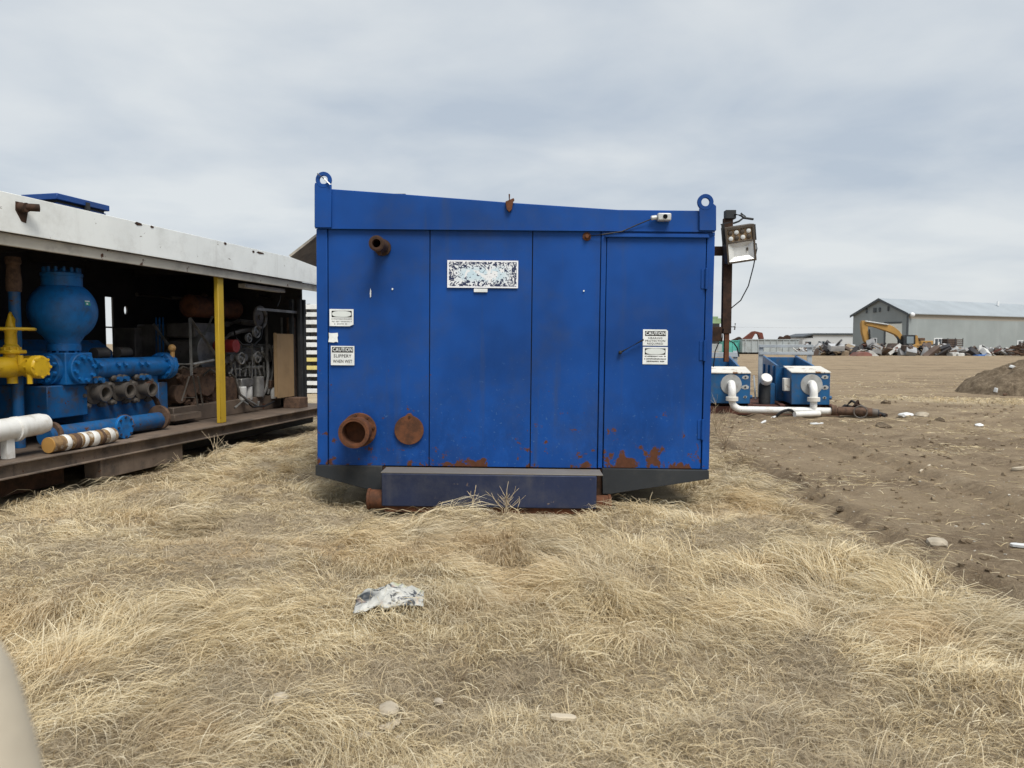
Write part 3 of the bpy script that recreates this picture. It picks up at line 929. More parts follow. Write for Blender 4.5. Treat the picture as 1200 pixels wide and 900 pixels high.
# stickers: each lies flat on the wall
def sticker(name, pxa, pya, pxb, pyb, mat=M_STICK, y=-0.026, poly=None):
    x0, z1 = q(pxa, pya); x1, z0 = q(pxb, pyb)
    m = MB()
    pts = poly or [(0, 0), (1, 0), (1, 1), (0, 1)]
    m.prism([(x0 + (x1 - x0) * a, z0 + (z1 - z0) * b) for a, b in pts], y, y + 0.004)
    o = m.build(name, mat, C, smooth=0)
    return o, x0, x1, z0, z1
def words(par, txt, cx_, cz_, h, wid, mat=M_INK, y=-0.027, bold=0.0):
    me = text_mesh(txt, h * 1.38, bold)
    xs = [v.co.x for v in me.vertices]
    k = wid / (max(xs) - min(xs))
    mid_ = (max(xs) + min(xs)) / 2
    for v in me.vertices:
        v.co = ((v.co.x - mid_) * k + cx_, y, v.co.y + cz_)
    return place('lettering', me, mat, par, smooth=0)
def rect(par, x0, x1, z0, z1, mat, y, name='print_band'):
    return MB().box(x0, x1, y - 0.0003, y + 0.0006, z0, z1).build(name, mat, par, smooth=0)
def oval_panel(par, x0, x1, z0, z1, y):
    rect(par, x0, x1, z0, z1, M_INK, y)
    cx_, cz_ = (x0 + x1) / 2, (z0 + z1) / 2
    m = MB(); pts = []
    for k in range(28):
        a_ = 2 * math.pi * k / 28
        ca, sa_ = math.cos(a_), math.sin(a_)
        pts.append((cx_ + (x1 - x0) * 0.475 * math.copysign(abs(ca) ** 0.75, ca), cz_ + (z1 - z0) * 0.46 * math.copysign(abs(sa_) ** 0.75, sa_)))
    m.prism(pts, y - 0.0016, y - 0.0004).build('oval', M_FADED, par, smooth=0)
M_FADED = plain('bleached print', (0.66, 0.70, 0.68, 1), 0.5, vary=0.06, scale=20)
def lines(par, x0, x1, zs, h, y, seed, mat=M_FAINT):
    """rows of print too worn to read"""
    rr_ = random.Random(seed)
    for zc, l, r_ in zs:
        m = MB(); x = x0 + (x1 - x0) * l
        while x < x0 + (x1 - x0) * r_:
            w_ = rr_.uniform(0.007, 0.014)
            m.box(x, x + w_ * 0.72, y - 0.0003, y + 0.0006, zc - h * rr_.uniform(0.3, 0.5), zc + h * rr_.uniform(0.3, 0.5))
            x += w_ * (2.0 if rr_.random() < 0.14 else 1.0)
        m.build('worn_print', mat, par, smooth=0)
# slippery when wet
st, x0, x1, z0, z1 = sticker('warning_sticker', 388.6, 405.2, 416.0, 428.0)
st['label'] = 'white sticker reading CAUTION SLIPPERY WHEN WET'
W_, H_ = x1 - x0, z1 - z0; mx_ = (x0 + x1) / 2
rect(st, x0 + W_ * .05, x1 - W_ * .05, z1 - H_ * .34, z1 - H_ * .06, M_INK, -0.0268)
words(st, 'CAUTION', mx_, z1 - H_ * .20, H_ * .20, W_ * .84, M_STICK, -0.0276, 0.0009)
words(st, 'SLIPPERY', mx_, z0 + H_ * .47, H_ * .17, W_ * .76, M_INK, -0.0268, 0.0006)
words(st, 'WHEN WET', mx_, z0 + H_ * .19, H_ * .17, W_ * .82, M_INK, -0.0268, 0.0006)
# two faded ones above it
st, x0, x1, z0, z1 = sticker('warning_sticker', 387.0, 362.2, 415.0, 382.4, poly=[(0, 0), (.84, 0), (1, .10), (1, 1), (0, 1)])
st['label'] = 'faded white sticker with an oval panel'
W_, H_ = x1 - x0, z1 - z0
oval_panel(st, x0 + W_ * .09, x1 - W_ * .07, z1 - H_ * .48, z1 - H_ * .10, -0.0268)
lines(st, x0, x1, [(z0 + H_ * .42, .08, .92), (z0 + H_ * .27, .10, .93), (z0 + H_ * .13, .2, .75)], H_ * .09, -0.0268, 3)
st, *_ = sticker('sticker_remnant', 385.6, 390.0, 397.0, 401.4, poly=[(0, .05), (.55, 0), (.78, .08), (1, .02), (.93, .5), (1, .7), (.97, 1), (.3, .96), (.05, 1), (.08, .5)])
# hearing protection
st, x0, x1, z0, z1 = sticker('warning_sticker', 753.2, 386.0, 781.8, 405.2, y=-0.0205, poly=[(0, 0), (1, 0), (1, .92), (.93, 1), (0, 1)])
st['label'] = 'white sticker reading CAUTION HEARING PROTECTION REQUIRED'
W_, H_ = x1 - x0, z1 - z0; mx_ = (x0 + x1) / 2
rect(st, x0 + W_ * .08, x1 - W_ * .08, z1 - H_ * .40, z1 - H_ * .10, M_INK, -0.0212)
words(st, 'CAUTION', mx_, z1 - H_ * .25, H_ * .21, W_ * .80, M_STICK, -0.0220, 0.0009)
words(st, 'HEARING', mx_, z0 + H_ * .46, H_ * .12, W_ * .56, M_INK, -0.0212, 0.0003)
words(st, 'PROTECTION', mx_, z0 + H_ * .29, H_ * .12, W_ * .80, M_INK, -0.0212, 0.0003)
words(st, 'REQUIRED', mx_, z0 + H_ * .12, H_ * .12, W_ * .64, M_INK, -0.0212, 0.0003)
st, x0, x1, z0, z1 = sticker('warning_sticker', 753.0, 406.4, 781.6, 427.0, y=-0.0205)
st['label'] = 'white sticker with a black edged oval'
W_, H_ = x1 - x0, z1 - z0
oval_panel(st, x0 + W_ * .08, x1 - W_ * .09, z1 - H_ * .44, z1 - H_ * .08, -0.0212)
lines(st, x0, x1, [(z0 + H_ * .46, .08, .92), (z0 + H_ * .31, .07, .93), (z0 + H_ * .17, .16, .84)], H_ * .08, -0.0212, 9, M_INK)
# the big cracked one and its tab
st, x0, x1, z0, z1 = sticker('worn_sticker', 524.6, 305.2, 607.0, 338.0, mat=M_CRACK)
st['label'] = 'large cracked sticker, its print flaked beyond reading'
st, x0, x1, z0, z1 = sticker('sticker_tab', 555.6, 338.4, 571.4, 342.6)
# chips of white on the paint
for (pa_, pb_, pc_, pd_) in ((434, 338, 435.6, 349), (459.4, 337.6, 461.4, 340), (683, 340, 684.8, 342)):
    sticker('paint_chip', pa_, pb_, pc_, pd_, y=-0.0225, poly=[(.2, 0), (.9, .1), (1, .7), (.4, 1), (0, .5)])

# ================================================================ light mast beside the container
VM = 1.0
FM = Frame(FC.w(2.05, VM, 0.0), R(-0.75))
def qm(px, py, v=0.0):
    return FM.hit(px, py, v)
LM = thing('light_mast', 'rusty square post with floodlight, held by arms on the container side', 'light mast', FM)
a = qm(847.6, 256); b = qm(856.0, 391)
MB().box(a[0], b[0], -0.03, 0.03, b[1], a[1]).build('post', M_RUSTD, LM, bevel=0.004)
a2 = qm(848.6, 391); b2 = qm(853.6, 424)
MB().box(a2[0], b2[0], -0.02, 0.02, b2[1], a2[1] + 0.2).build('inner_post', M_RUST, LM, bevel=0.003)
wall_x = (FM.I @ FC.w(XR, VM, 1.5)).x + 0.004
for y0, y1 in ((289, 299.5), (383, 400)):
    z1_ = qm(842, y0)[1]; z0_ = qm(842, y1)[1]
    MB().box(wall_x, a[0] - 0.001, -0.027, 0.027, z0_, z1_).build('arm', M_RUSTD, LM, bevel=0.004)
p = qm(856, 383); p2 = qm(861, 381)
m = MB().tube([(p[0] - .01, 0, p[1]), (p2[0], -.01, p[1]), (p2[0] - .004, -.01, p[1] - .03)], 0.008, 6)
m.tube([(p2[0], -.01, p[1] - .01), (p2[0] + .002, -.01, p[1] + .035)], 0.007, 6)
m.build('locking_pin', M_RUSTD, LM)
# head bracket
m = MB()
t0 = qm(849, 247); t1 = qm(861, 257)
m.box(t0[0], t1[0], -0.05, 0.03, t1[1], t0[1])
m.tube([(*((qm(859, 252)[0]), -0.03)[:1], -0.05, qm(859, 252)[1]), (qm(866, 254)[0], -0.07, qm(866, 254)[1]), (qm(869, 257)[0], -0.08, qm(869, 257)[1]), (qm(880, 258.5)[0], -0.08, qm(880, 258.5)[1])], 0.012, 8)
m.tube([(qm(866, 251)[0], -0.06, qm(866, 251)[1]), (qm(871, 255)[0], -0.07, qm(871, 255)[1]), (qm(863, 261)[0], -0.08, qm(863, 261)[1]), (qm(857, 263)[0], -0.06, qm(857, 263)[1])], 0.010, 8)
m.build('head_bracket', M_BLACK, LM, bevel=0.003)
# floodlight: tilted housing with a row of lamps above a bright glass
M_HOUS = weathered('brown lamp housing', (0.075, 0.060, 0.045, 1), rough=0.55, rust=0.03, dirt=0.4, scale=4)
M_AMBER = weathered('dirty amber lens', (0.30, 0.21, 0.12, 1), rough=0.35, dirt=0.5, scale=10)
M_GLASSW = weathered('milky lamp glass', (0.72, 0.74, 0.72, 1), rough=0.18, dirt=0.25, dcol=(0.4, 0.4, 0.37, 1), scale=5, spec=0.6, bump=0)
M_REFL = weathered('grey reflector', (0.48, 0.50, 0.49, 1), rough=0.3, dirt=0.2, scale=5, metal=0.2, bump=0)
cpx, cpy = 866.6, 286.0
cxm, czm = qm(cpx, cpy, -0.12)
sm = (FM.w(cxm, -0.12, czm).y) / FOC
rotm = Matrix.Rotation(R(-8.5), 4, 'Y')
fl_o = bpy.data.objects.new('floodlight', None); COL.objects.link(fl_o); fl_o.parent = LM
fl_o.matrix_local = Matrix.Translation((cxm, -0.12, czm)) @ rotm @ Matrix.Rotation(R(10), 4, 'X')
w2 = 17.0 * sm; h2 = 21.5 * sm
def fbx(x0, x1, z0, z1, y0, y1, nm, mat, bv=0.003):
    return MB().box(x0 * sm, x1 * sm, y0, y1, z0 * sm, z1 * sm).build(nm, mat, fl_o, bevel=bv)
fbx(-17, 17, -21, 21, -0.005, 0.09, 'housing', M_HOUS)
for x0, x1, z0, z1 in ((-17, -14.6, -21, 21), (14.6, 17, -21, 21), (-14.6, 14.6, 17.6, 21), (-14.6, 14.6, 2.2, 4.0), (-14.6, 14.6, -21, -18.6)):
    fbx(x0, x1, z0, z1, -0.042, -0.005, 'bezel', M_HOUS)
fbx(-14.6, 14.6, 4.0, 17.6, -0.022, -0.005, 'lamp_plate', M_AMBER, 0.0)
for i in range(4):
    for j in range(2):
        xc_, zc_ = (-10.6 + 7.0 * i) * sm, (7.6 + 6.4 * j) * sm
        lm = MB().lathe([(2.7 * sm, 0), (2.6 * sm, 0.012), (1.6 * sm, 0.016)], (xc_, -0.022, zc_), (0, -1, 0), 10)
        lm.build('lamp_cell', M_HOUS if (i + j) % 2 else M_GLASSW, fl_o)
# recessed reflector tray behind glass
tr = MB()
o4 = [(-14.6, -18.6), (14.6, -18.6), (14.6, 2.2), (-14.6, 2.2)]; i4 = [(-7.5, -14.0), (9.0, -14.0), (9.0, -3.0), (-7.5, -3.0)]
tr.add([(x * sm, -0.036, z * sm) for x, z in o4] + [(x * sm, -0.008, z * sm) for x, z in i4], [(0, 1, 5, 4), (1, 2, 6, 5), (2, 3, 7, 6), (3, 0, 4, 7), (4, 5, 6, 7)])
tr.build('reflector', M_GLASSW, fl_o, smooth=0)
MB().box(7.2 * sm, 8.8 * sm, -0.02, -0.010, -8.5 * sm, -5.0 * sm).build('lamp_base', M_HOUS, fl_o)
yk = MB().bar((-17.8 * sm, -0.01, 2 * sm), (-17.8 * sm, -0.01, 25 * sm), 0.008, 0.03)
yk.bar((-17.8 * sm, 0.05, 25 * sm), (-6 * sm, 0.05, 26 * sm), 0.03, 0.008)
yk.build('yoke', M_BLACK, fl_o)
MB().bar((17.8 * sm, -0.01, 2 * sm), (17.8 * sm, -0.01, 20 * sm), 0.008, 0.03).build('yoke', M_BLACK, fl_o)
cb = [qm(886, 285, -0.08), qm(887, 291, -0.08), qm(883, 312, -0.08), qm(877, 335, -0.06), qm(868, 352, -0.04), qm(857, 361, -0.02)]
cb3 = [(c_[0], y_, c_[1]) for c_, y_ in zip(cb, (-.08, -.08, -.08, -.06, -.04, -.02))]
MB().tube(cb3, 0.006, 6).build('cable', M_CABLE, LM)
cb = [(848, 385), (846, 400), (842, 402), (838, 412), (836, 430)]
MB().tube([(*(qm(x_, y_, -0.05))[:1], -0.05, qm(x_, y_, -0.05)[1]) for x_, y_ in cb], 0.006, 6).build('cable', M_CABLE, LM)
cb = [(853, 398), (860, 402), (864, 408), (866, 418)]
MB().tube([(qm(x_, y_, 0.0)[0], 0.0, qm(x_, y_, 0.0)[1]) for x_, y_ in cb], 0.007, 6).build('hose', M_CABLE, LM)

# ================================================================ open pump shelter on the left
M_WHITE = weathered('chipped white paint', (0.83, 0.85, 0.82, 1), rough=0.5, vary=0.05, rust=0.11, rscale=9, dirt=0.35, dcol=(0.42, 0.41, 0.37, 1), streak=0.35)
M_LIP = weathered('dirty cream channel', (0.52, 0.485, 0.41, 1), rough=0.6, rust=0.12, rscale=8, dirt=0.5, dcol=(0.14, 0.12, 0.10, 1))
M_DECK = weathered('oily brown deck steel', (0.15, 0.112, 0.083, 1), rough=0.65, vary=0.3, rust=0.12, rscale=4, dirt=0.6, dcol=(0.05, 0.045, 0.04, 1))
M_BEAM = weathered('weathered brown skid beam', (0.155, 0.118, 0.09, 1), rough=0.75, vary=0.35, rust=0.12, rscale=6, dirt=0.95, dcol=(0.040, 0.038, 0.036, 1), streak=0.5, scale=1.8)
M_DARKIN = weathered('shade-dark shelter lining', (0.060, 0.055, 0.050, 1), rough=0.8, vary=0.3, rust=0.03, dirt=0.3, dcol=(0.03, 0.028, 0.025, 1))  # dark base colour stands in for the deep shade under the roof
M_YELLOW = weathered('yellow post paint', (0.56, 0.37, 0.030, 1), rough=0.5, vary=0.08, rust=0.0, rscale=9, dirt=0.35, dcol=(0.22, 0.15, 0.05, 1), low_rust=(0.36, 0.6, 0.12), streak=0.3)
M_PBLUE = weathered('pump blue paint', (0.007, 0.130, 0.385, 1), rough=0.45, vary=0.25, rust=0.06, rscale=8, dirt=0.75, streak=0.45, scale=2.6, bump=0.6, dcol=(0.035, 0.05, 0.065, 1))
M_PBLUE2 = weathered('grimy pump blue paint', (0.008, 0.100, 0.28, 1), rough=0.5, vary=0.2, rust=0.16, rscale=5, dirt=0.95, dcol=(0.080, 0.066, 0.052, 1), scale=3, streak=.5)
M_GRIME = weathered('greasy grey iron', (0.120, 0.105, 0.090, 1), rough=0.6, vary=0.3, rust=0.15, rscale=9, dirt=0.6, dcol=(0.05, 0.043, 0.036, 1), metal=0.2)
M_ENG = weathered('greasy dark engine iron', (0.17, 0.155, 0.14, 1), rough=0.5, vary=0.3, rust=0.06, dirt=0.5, dcol=(0.075, 0.060, 0.045, 1), metal=0.3, scale=3)
M_ENG2 = weathered('dull steel engine parts', (0.27, 0.265, 0.25, 1), rough=0.4, vary=0.3, dirt=0.5, dcol=(0.05, 0.042, 0.035, 1), metal=0.5, scale=4)
M_VALVE = weathered('yellow valve paint', (0.66, 0.42, 0.018, 1), rough=0.42, vary=0.08, rust=0.05, rscale=9, dirt=0.5, dcol=(0.22, 0.13, 0.03, 1), scale=3, bump=0.5)
M_WPIPE = weathered('white pipe paint', (0.76, 0.76, 0.73, 1), rough=0.4, vary=0.05, rust=0.10, rscale=6, dirt=0.6, dcol=(0.36, 0.30, 0.22, 1), scale=2.6, streak=.3)
M_WRAP = rusty('tan pipe wrap', (0.34, 0.22, 0.10, 1), (0.16, 0.10, 0.06, 1), 3.0, pale=(0.55, 0.50, 0.42, 1))
M_BROWN = rusty('brown primer iron', (0.16, 0.098, 0.065, 1), (0.070, 0.046, 0.034, 1), 2.5)
M_RED = weathered('dull red canister', (0.22, 0.022, 0.022, 1), rough=0.45, dirt=0.4, scale=4)
M_WOOD = weathered('tan plywood', (0.33, 0.22, 0.115, 1), rough=0.8, vary=0.15, dirt=0.3, streak=0.35, dcol=(0.12, 0.08, 0.05, 1))

S = thing('pump_shelter', 'open-sided machinery shelter with white roof fascia on a brown steel skid', 'shelter', FS)
def qs(px, py, v=0.0):
    return FS.hit(px, py, v)
U0, U1 = -2.6, 6.85
ZD = 0.355                                # deck level
ZF1, ZF0 = 2.835, 2.475                   # fascia
VB = 2.75                                 # back of the shelter
MB().box(U0, U1, 0.012, VB, ZD - 0.03, ZD - 0.002).build('deck_plate', M_DECK, S)
bm_ = MB().box(U0, U1, 0.0, 0.016, ZD - 0.145, ZD); bm_.box(U0, U1, -0.05, -0.0005, ZD - 0.016, ZD - 0.0015); bm_.box(U0, U1, -0.05, -0.0005, ZD - 0.145, ZD - 0.130)
bm_.build('deck_beam', M_BEAM, S, bevel=0.003)
ua = qs(117, 540)[0]; ub = qs(213, 530)[0]
MB().box(ua, ub, -0.012, 0.20, 0.0, ZD - 0.146).build('skid_foot', M_BEAM, S, bevel=0.004)
MB().box(U0, ua - 0.25, 0.22, 0.34, 0.0, ZD - 0.04).build('skid_runner', M_RUSTD, S)
MB().box(ub + 0.1, U1, 0.5, 0.65, 0.0, ZD - 0.04).build('skid_runner', M_BLACK, S)
MB().box(U0, U1, 1.7, 1.85, 0.0, ZD - 0.04).build('skid_runner', M_BLACK, S)
MB().box(U0, U1, VB - 0.1, VB - 0.02, 0.0, ZD - 0.04).build('skid_runner', M_BLACK, S)
# roof: fascia with a ragged top edge line, channel lip, sheet, purlins
fas = MB().box(U0, U1, -0.012, 0.012, ZF0, ZF1).build('fascia', M_WHITE, S, bevel=0.003)
lp = MB()
lp.prism([(0.0135, ZF0 - 0.115), (0.06, ZF0 - 0.115), (0.06, ZF0 - 0.001), (0.0135, ZF0 - 0.001)], 0, 1)
lp.v = [(U0 + y * (U1 - U0), x + 0.03, z) for x, y, z in lp.v]
lp.build('fascia_channel', M_LIP, S, bevel=0.003)
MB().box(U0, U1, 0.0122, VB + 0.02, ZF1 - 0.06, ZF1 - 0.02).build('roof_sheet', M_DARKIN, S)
for k in range(9):
    u = U0 + 0.5 + k * 1.02
    MB().box(u - 0.03, u + 0.03, 0.10, VB - 0.03, ZF0 + 0.10, ZF1 - 0.061).build('purlin', M_DARKIN, S)
for px_, py_ in ((24, 240),):
    c_ = qs(23, 243.5)
    m = MB().lathe([(0.052, 0), (0.050, 0.02), (0.044, 0.03), (0.044, 0.07)], (c_[0], -0.012, c_[1]), (0, -1, 0), 12)
    m.cyl((c_[0], -0.05, c_[1] + 0.005), (c_[0] + 0.10, -0.12, c_[1] + 0.012), 0.036, n=12)
    m.build('pipe_stub', M_RUSTD, S)
    m = MB().prism([(c_[0] - 0.06, c_[1] - 0.03), (c_[0] + 0.0, c_[1] - 0.125), (c_[0] + 0.05, c_[1] - 0.135), (c_[0] + 0.075, c_[1] - 0.02), (c_[0] + 0.05, c_[1] + 0.05), (c_[0] - 0.055, c_[1] + 0.05)], -0.016, -0.0122)
    m.build('rust_patch', M_RUSTD, S)
for (x_, y_, w_, h_) in ((161, 262.5, .06, .02), (177, 266, .03, .015), (263, 285.5, .03, .02), (296, 295, .03, .018), (304, 296.5, .10, .018)):
    c_ = qs(x_, y_)
    MB().prism([(c_[0] - w_, c_[1]), (c_[0] - w_ * .3, c_[1] - h_), (c_[0] + w_, c_[1] - h_ * .4), (c_[0] + w_ * .8, c_[1] + h_ * .7), (c_[0] - w_ * .5, c_[1] + h_)], -0.0155, -0.0121).build('rust_patch', M_RUSTD, S)
# yellow post
yp = qs(253.5, 400, 0.10); yq = qs(265.5, 400, 0.10)
MB().box((yp[0] + yq[0]) / 2 - 0.055, (yp[0] + yq[0]) / 2 + 0.075, 0.10, 0.165, ZD, ZF0 - 0.002).build('post', M_YELLOW, S, bevel=0.006)
# back wall: panels with a narrow slit and a round hole that let daylight through
us = FS.hit(124.0, 380, VB)[0]; ut = FS.hit(133.0, 380, VB)[0]
uh, zh = FS.hit(147.5, 363.5, VB)
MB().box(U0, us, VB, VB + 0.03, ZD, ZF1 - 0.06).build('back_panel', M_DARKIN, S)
zs0 = FS.hit(128, 416, VB)[1]; zs1 = FS.hit(128, 348, VB)[1]; zsm = FS.hit(128, 383.5, VB)[1]
MB().box(us, ut, VB, VB + 0.03, ZD, zs0).build('back_panel', M_DARKIN, S)
MB().box(us, ut, VB, VB + 0.03, zs1, ZF1 - 0.06).build('back_panel', M_DARKIN, S)
MB().box(us, ut, VB + 0.002, VB + 0.02, zsm - 0.012, zsm + 0.012).build('slit_bar', M_DARKIN, S)
hr = 0.055; hb = 0.16
ring_ = MB(); nn = 24; vs = []
for y in (VB, VB + 0.03):
    for k in range(nn):
        a_ = 2 * math.pi * k / nn
        vs.append((uh + hr * 0.7 * math.cos(a_), y, zh + hr * 1.3 * math.sin(a_)))
    for k in range(nn):
        a_ = 2 * math.pi * k / nn; mm = max(abs(math.cos(a_)), abs(math.sin(a_)))
        vs.append((uh + hb * math.cos(a_) / mm, y, zh + hb * math.sin(a_) / mm))
fs = []
for k in range(nn):
    k2 = (k + 1) % nn
    fs += [(k, k2, nn + k2, nn + k), (2 * nn + k2, 2 * nn + k, 3 * nn + k, 3 * nn + k2), (k2, k, 2 * nn + k, 2 * nn + k2)]
ring_.add(vs, fs).build('holed_panel', M_DARKIN, S)
MB().box(ut, uh - hb, VB, VB + 0.03, ZD, ZF1 - 0.06).build('back_panel', M_DARKIN, S)
MB().box(uh - hb, uh + hb, VB, VB + 0.03, ZD, zh - hb).build('back_panel', M_DARKIN, S)
MB().box(uh - hb, uh + hb, VB, VB + 0.03, zh + hb, ZF1 - 0.06).build('back_panel', M_DARKIN, S)
MB().box(uh + hb, U1, VB, VB + 0.03, ZD, ZF1 - 0.06).build('back_panel', M_DARKIN, S)
MB().box(U0 - 0.03, U0, 0.05, VB, ZD, ZF1 - 0.06).build('added_end_wall', M_DARKIN, S)  # out-of-view near end, added to keep daylight out of the bay
# far end: dark frame posts
for px_, v_ in ((342.5, 0.5), (352.0, 0.35), (356.5, 0.35)):
    u_, _ = qs(px_, 420, v_)
    MB().box(u_ - 0.035, u_ + 0.035, v_ - 0.03, v_ + 0.03, ZD, ZF0 - 0.25).build('end_post', M_BLACK, S, bevel=0.004)
u_a = qs(300, 365, 0.4)[0]; u_b = qs(358, 365, 0.4)[0]; zr = qs(330, 364.5, 0.4)[1]
MB().box(u_a, u_b, 0.38, 0.42, zr - 0.02, zr + 0.02).build('end_rail', M_ENG2, S)
u_ = qs(358.5, 420, 0.35)[0]
MB().box(u_ + 0.05, u_ + 0.09, 0.45, VB - 0.002, ZD, ZF1 - 0.062).build('added_end_wall', M_DARKIN, S)  # far end closed off too, added so the bay stays dark
m = MB().box(qs(351, 480, 0.2)[0], qs(361, 480, 0.2)[0], 0.2, 0.5, ZD, qs(355, 466, 0.2)[1]); m.build('battery_box', M_BROWN, S, bevel=0.005)
# strip light under the roof edge
l0 = qs(284, 333, 0.25); l1 = qs(331, 339.5, 0.25)
zl = ZF0 - 0.13
MB().box(l0[0], l1[0], 0.20, 0.32, zl - 0.06, zl).build('strip_light', M_LIP, S, bevel=0.004)
cb = [qs(x_, y_, 0.26) for x_, y_ in ((327, 338), (329, 345), (328, 352), (325, 359))]
MB().tube([(c_[0], 0.26, c_[1]) for c_ in cb], 0.008, 6).build('cable', M_CABLE, S)

# blue hood on the roof
M_HOOD = weathered('hood blue paint', (0.006, 0.055, 0.24, 1), rough=0.5, dirt=0.3, dcol=(0.06, 0.07, 0.09, 1), rust=0.02, rscale=9, streak=.2)
vb0 = 0.9
ue = FS.hit(67, 235, vb0)[0]; uf = FS.hit(128.5, 240, vb0)[0]
zt_ = FS.hit(67, 226, vb0)[1]
vv = FS.hitx(24, 230, ue)[0]
HB = thing('roof_hood', 'low blue sheet metal hood with a lid on top of the shelter roof', 'hood', Frame(FS.w(ue, vb0, ZF1 - 0.019), R(77.7)))
hh = zt_ - (ZF1 - 0.019)
MB().box(0.03, uf - ue - 0.03, 0.03, vv - vb0 - 0.03, 0.0, hh - 0.10).build('body', M_HOOD, HB, bevel=0.004)
MB().box(0.0, uf - ue, 0.0, vv - vb0, hh - 0.07, hh).build('lid', M_HOOD, HB, bevel=0.006)
MB().box(0.045, uf - ue - 0.045, 0.045, vv - vb0 - 0.045, hh - 0.0999, hh - 0.0701).build('gasket', M_BLACK, HB)
MB().box((uf - ue) * .52, (uf - ue) * .58, -0.02, 0.029, hh - 0.16, hh - 0.03).build('latch', M_BLACK, HB)

# ---------------------------------------------------------------- the blue triplex pump
VF = 0.50
u0, _ = qs(77, 433, VF); u1, _ = qs(109, 433, VF)
zt = qs(77, 413.5, VF)[1]; zb = qs(77, 451.5, VF)[1]
v1, _ = FS.hitx(42, 433, u0)
cu, cv = (u0 + u1) / 2, (VF + v1) / 2
FPM = Frame(FS.w(cu, cv, ZD), R(77.7))
def lp_(u, v, z):                     # shelter axes to the pump's own axes
    return (u - cu, v - cv, z - ZD)
PU = thing('triplex_pump', 'blue piston pump with round dampener on top, on the shelter deck', 'pump', FPM)
dep = FS.w(cu, cv, 1).y; sp = dep / FOC
a_, b_ = lp_(u0, VF, zb), lp_(u1, v1, zt)
blk = MB().box(a_[0], b_[0], a_[1], b_[1], a_[2], b_[2]).build('cross_block', M_PBLUE, PU, bevel=0.012, seg=2)
zc = (a_[2] + b_[2]) / 2
hw = (b_[2] - a_[2]) / 2
fo = MB().lathe([(hw * 0.98, 0), (hw * 0.98, 0.05), (hw * 0.93, 0.058)], ((a_[0] + b_[0]) / 2, a_[1], zc), (0, -1, 0), 24)
f1 = fo.build('blind_flange', M_PBLUE, blk, bevel=0.003)
for k in range(8):
    t_ = 2 * math.pi * k / 8 + 0.2
    place('bolt', MB().cyl((0, 0, 0), (0, -0.035, 0), 0.024, n=6).mesh('bolt'), M_PBLUE, f1, loc=((a_[0] + b_[0]) / 2 + math.cos(t_) * hw * .74, a_[1] - 0.058, zc + math.sin(t_) * hw * .74))
fo = MB().lathe([(hw * 0.98, 0), (hw * 0.98, 0.06), (hw * 0.5, 0.064), (hw * 0.5, 0.22)], (a_[0], (a_[1] + b_[1]) / 2, zc), (-1, 0, 0), 24)
f2 = fo.build('inlet_flange', M_PBLUE, blk, bevel=0.003)
for k in range(8):
    t_ = 2 * math.pi * k / 8 + 0.35
    place('bolt', MB().cyl((0, 0, 0), (-0.05, 0, 0), 0.026, n=6).mesh('bolt'), M_PBLUE, f2, loc=(a_[0] - 0.062, (a_[1] + b_[1]) / 2 + math.cos(t_) * hw * .74, zc + math.sin(t_) * hw * .74))
# pulsation dampener
zsph = FS.hit(69.5, 364.5, cv)[1] - ZD
zneck0 = FS.hit(69.5, 403, cv)[1] - ZD
zfl0 = FS.hit(69.5, 411, cv)[1] - ZD
ztop = FS.hit(69.5, 319, cv)[1] - ZD
rs = 36.0 * sp
prof = [(17.5 * sp, zfl0), (17.5 * sp, zneck0 - 0.01), (16.5 * sp, zneck0), (16.5 * sp, zneck0 + 0.012)]
for k in range(1, 16):
    th = math.pi * (0.16 + 0.62 * k / 15)
    prof.append((max(16.5 * sp, rs * math.sin(th)), zsph - rs * math.cos(th) * 1.0))
rt = 21.0 * sp
prof += [(rt, zsph + rs * 0.80), (rt, ztop - 0.05), (rt * 1.03, ztop - 0.045), (rt * 1.03, ztop - 0.012), (rt * 0.9, ztop)]
dmp = MB().lathe(prof, (0, 0, 0), (0, 0, 1), 32).build('dampener', M_PBLUE, PU, smooth=40)
for k in range(14):
    t_ = 2 * math.pi * k / 14
    place('stud', MB().cyl((0, 0, 0), (0, 0, 0.06), 0.018, n=6).mesh('stud'), M_PBLUE, dmp, loc=(math.cos(t_) * rt * .86, math.sin(t_) * rt * .86, ztop - 0.008))
MB().cyl((0.02, 0, ztop - 0.02), (0.02, 0, ztop + 0.05), 0.03, n=8).build('gas_valve', M_PBLUE, dmp)
MB().bolts((0, 0, zfl0 - 0.03), (0, 0, 1), 15.5 * sp, 10, 0.016, 0.03).build('flange_bolts', M_PBLUE, dmp)['kind'] = 'stuff'
MB().lathe([(11 * sp, 0), (11 * sp, zfl0 - b_[2] + 0.01)], (0, 0, b_[2] - 0.002), (0, 0, 1), 18).build('neck', M_PBLUE, PU)
# small green and white label on the dampener, wrapped on its curve
ml = MB(); vs = []
M_TEAL = plain('teal label', (0.02, 0.28, 0.23, 1), 0.5)
base_dir = (FPM.I.to_3x3() @ (CAM - FPM.w(0, 0, 1))).normalized()
ang0 = math.atan2(base_dir.y, base_dir.x) + 0.78
zl_ = FS.hit(95, 357, cv)[1] - ZD - zsph
for j in range(4):
    for i in range(4):
        lat = math.asin(max(-1, min(1, zl_ / rs))) + (j - 1.5) * 0.055
        lon = ang0 + (i - 1.5) * 0.075
        rr_ = rs * 1.006
        vs.append((rr_ * math.cos(lat) * math.cos(lon), rr_ * math.cos(lat) * math.sin(lon), zsph + rr_ * math.sin(lat)))
ml.add(vs, [(j * 4 + i, j * 4 + i + 1, j * 4 + i + 5, j * 4 + i + 4) for j in range(3) for i in range(3)])
ml.build('label_sticker', M_TEAL, dmp)
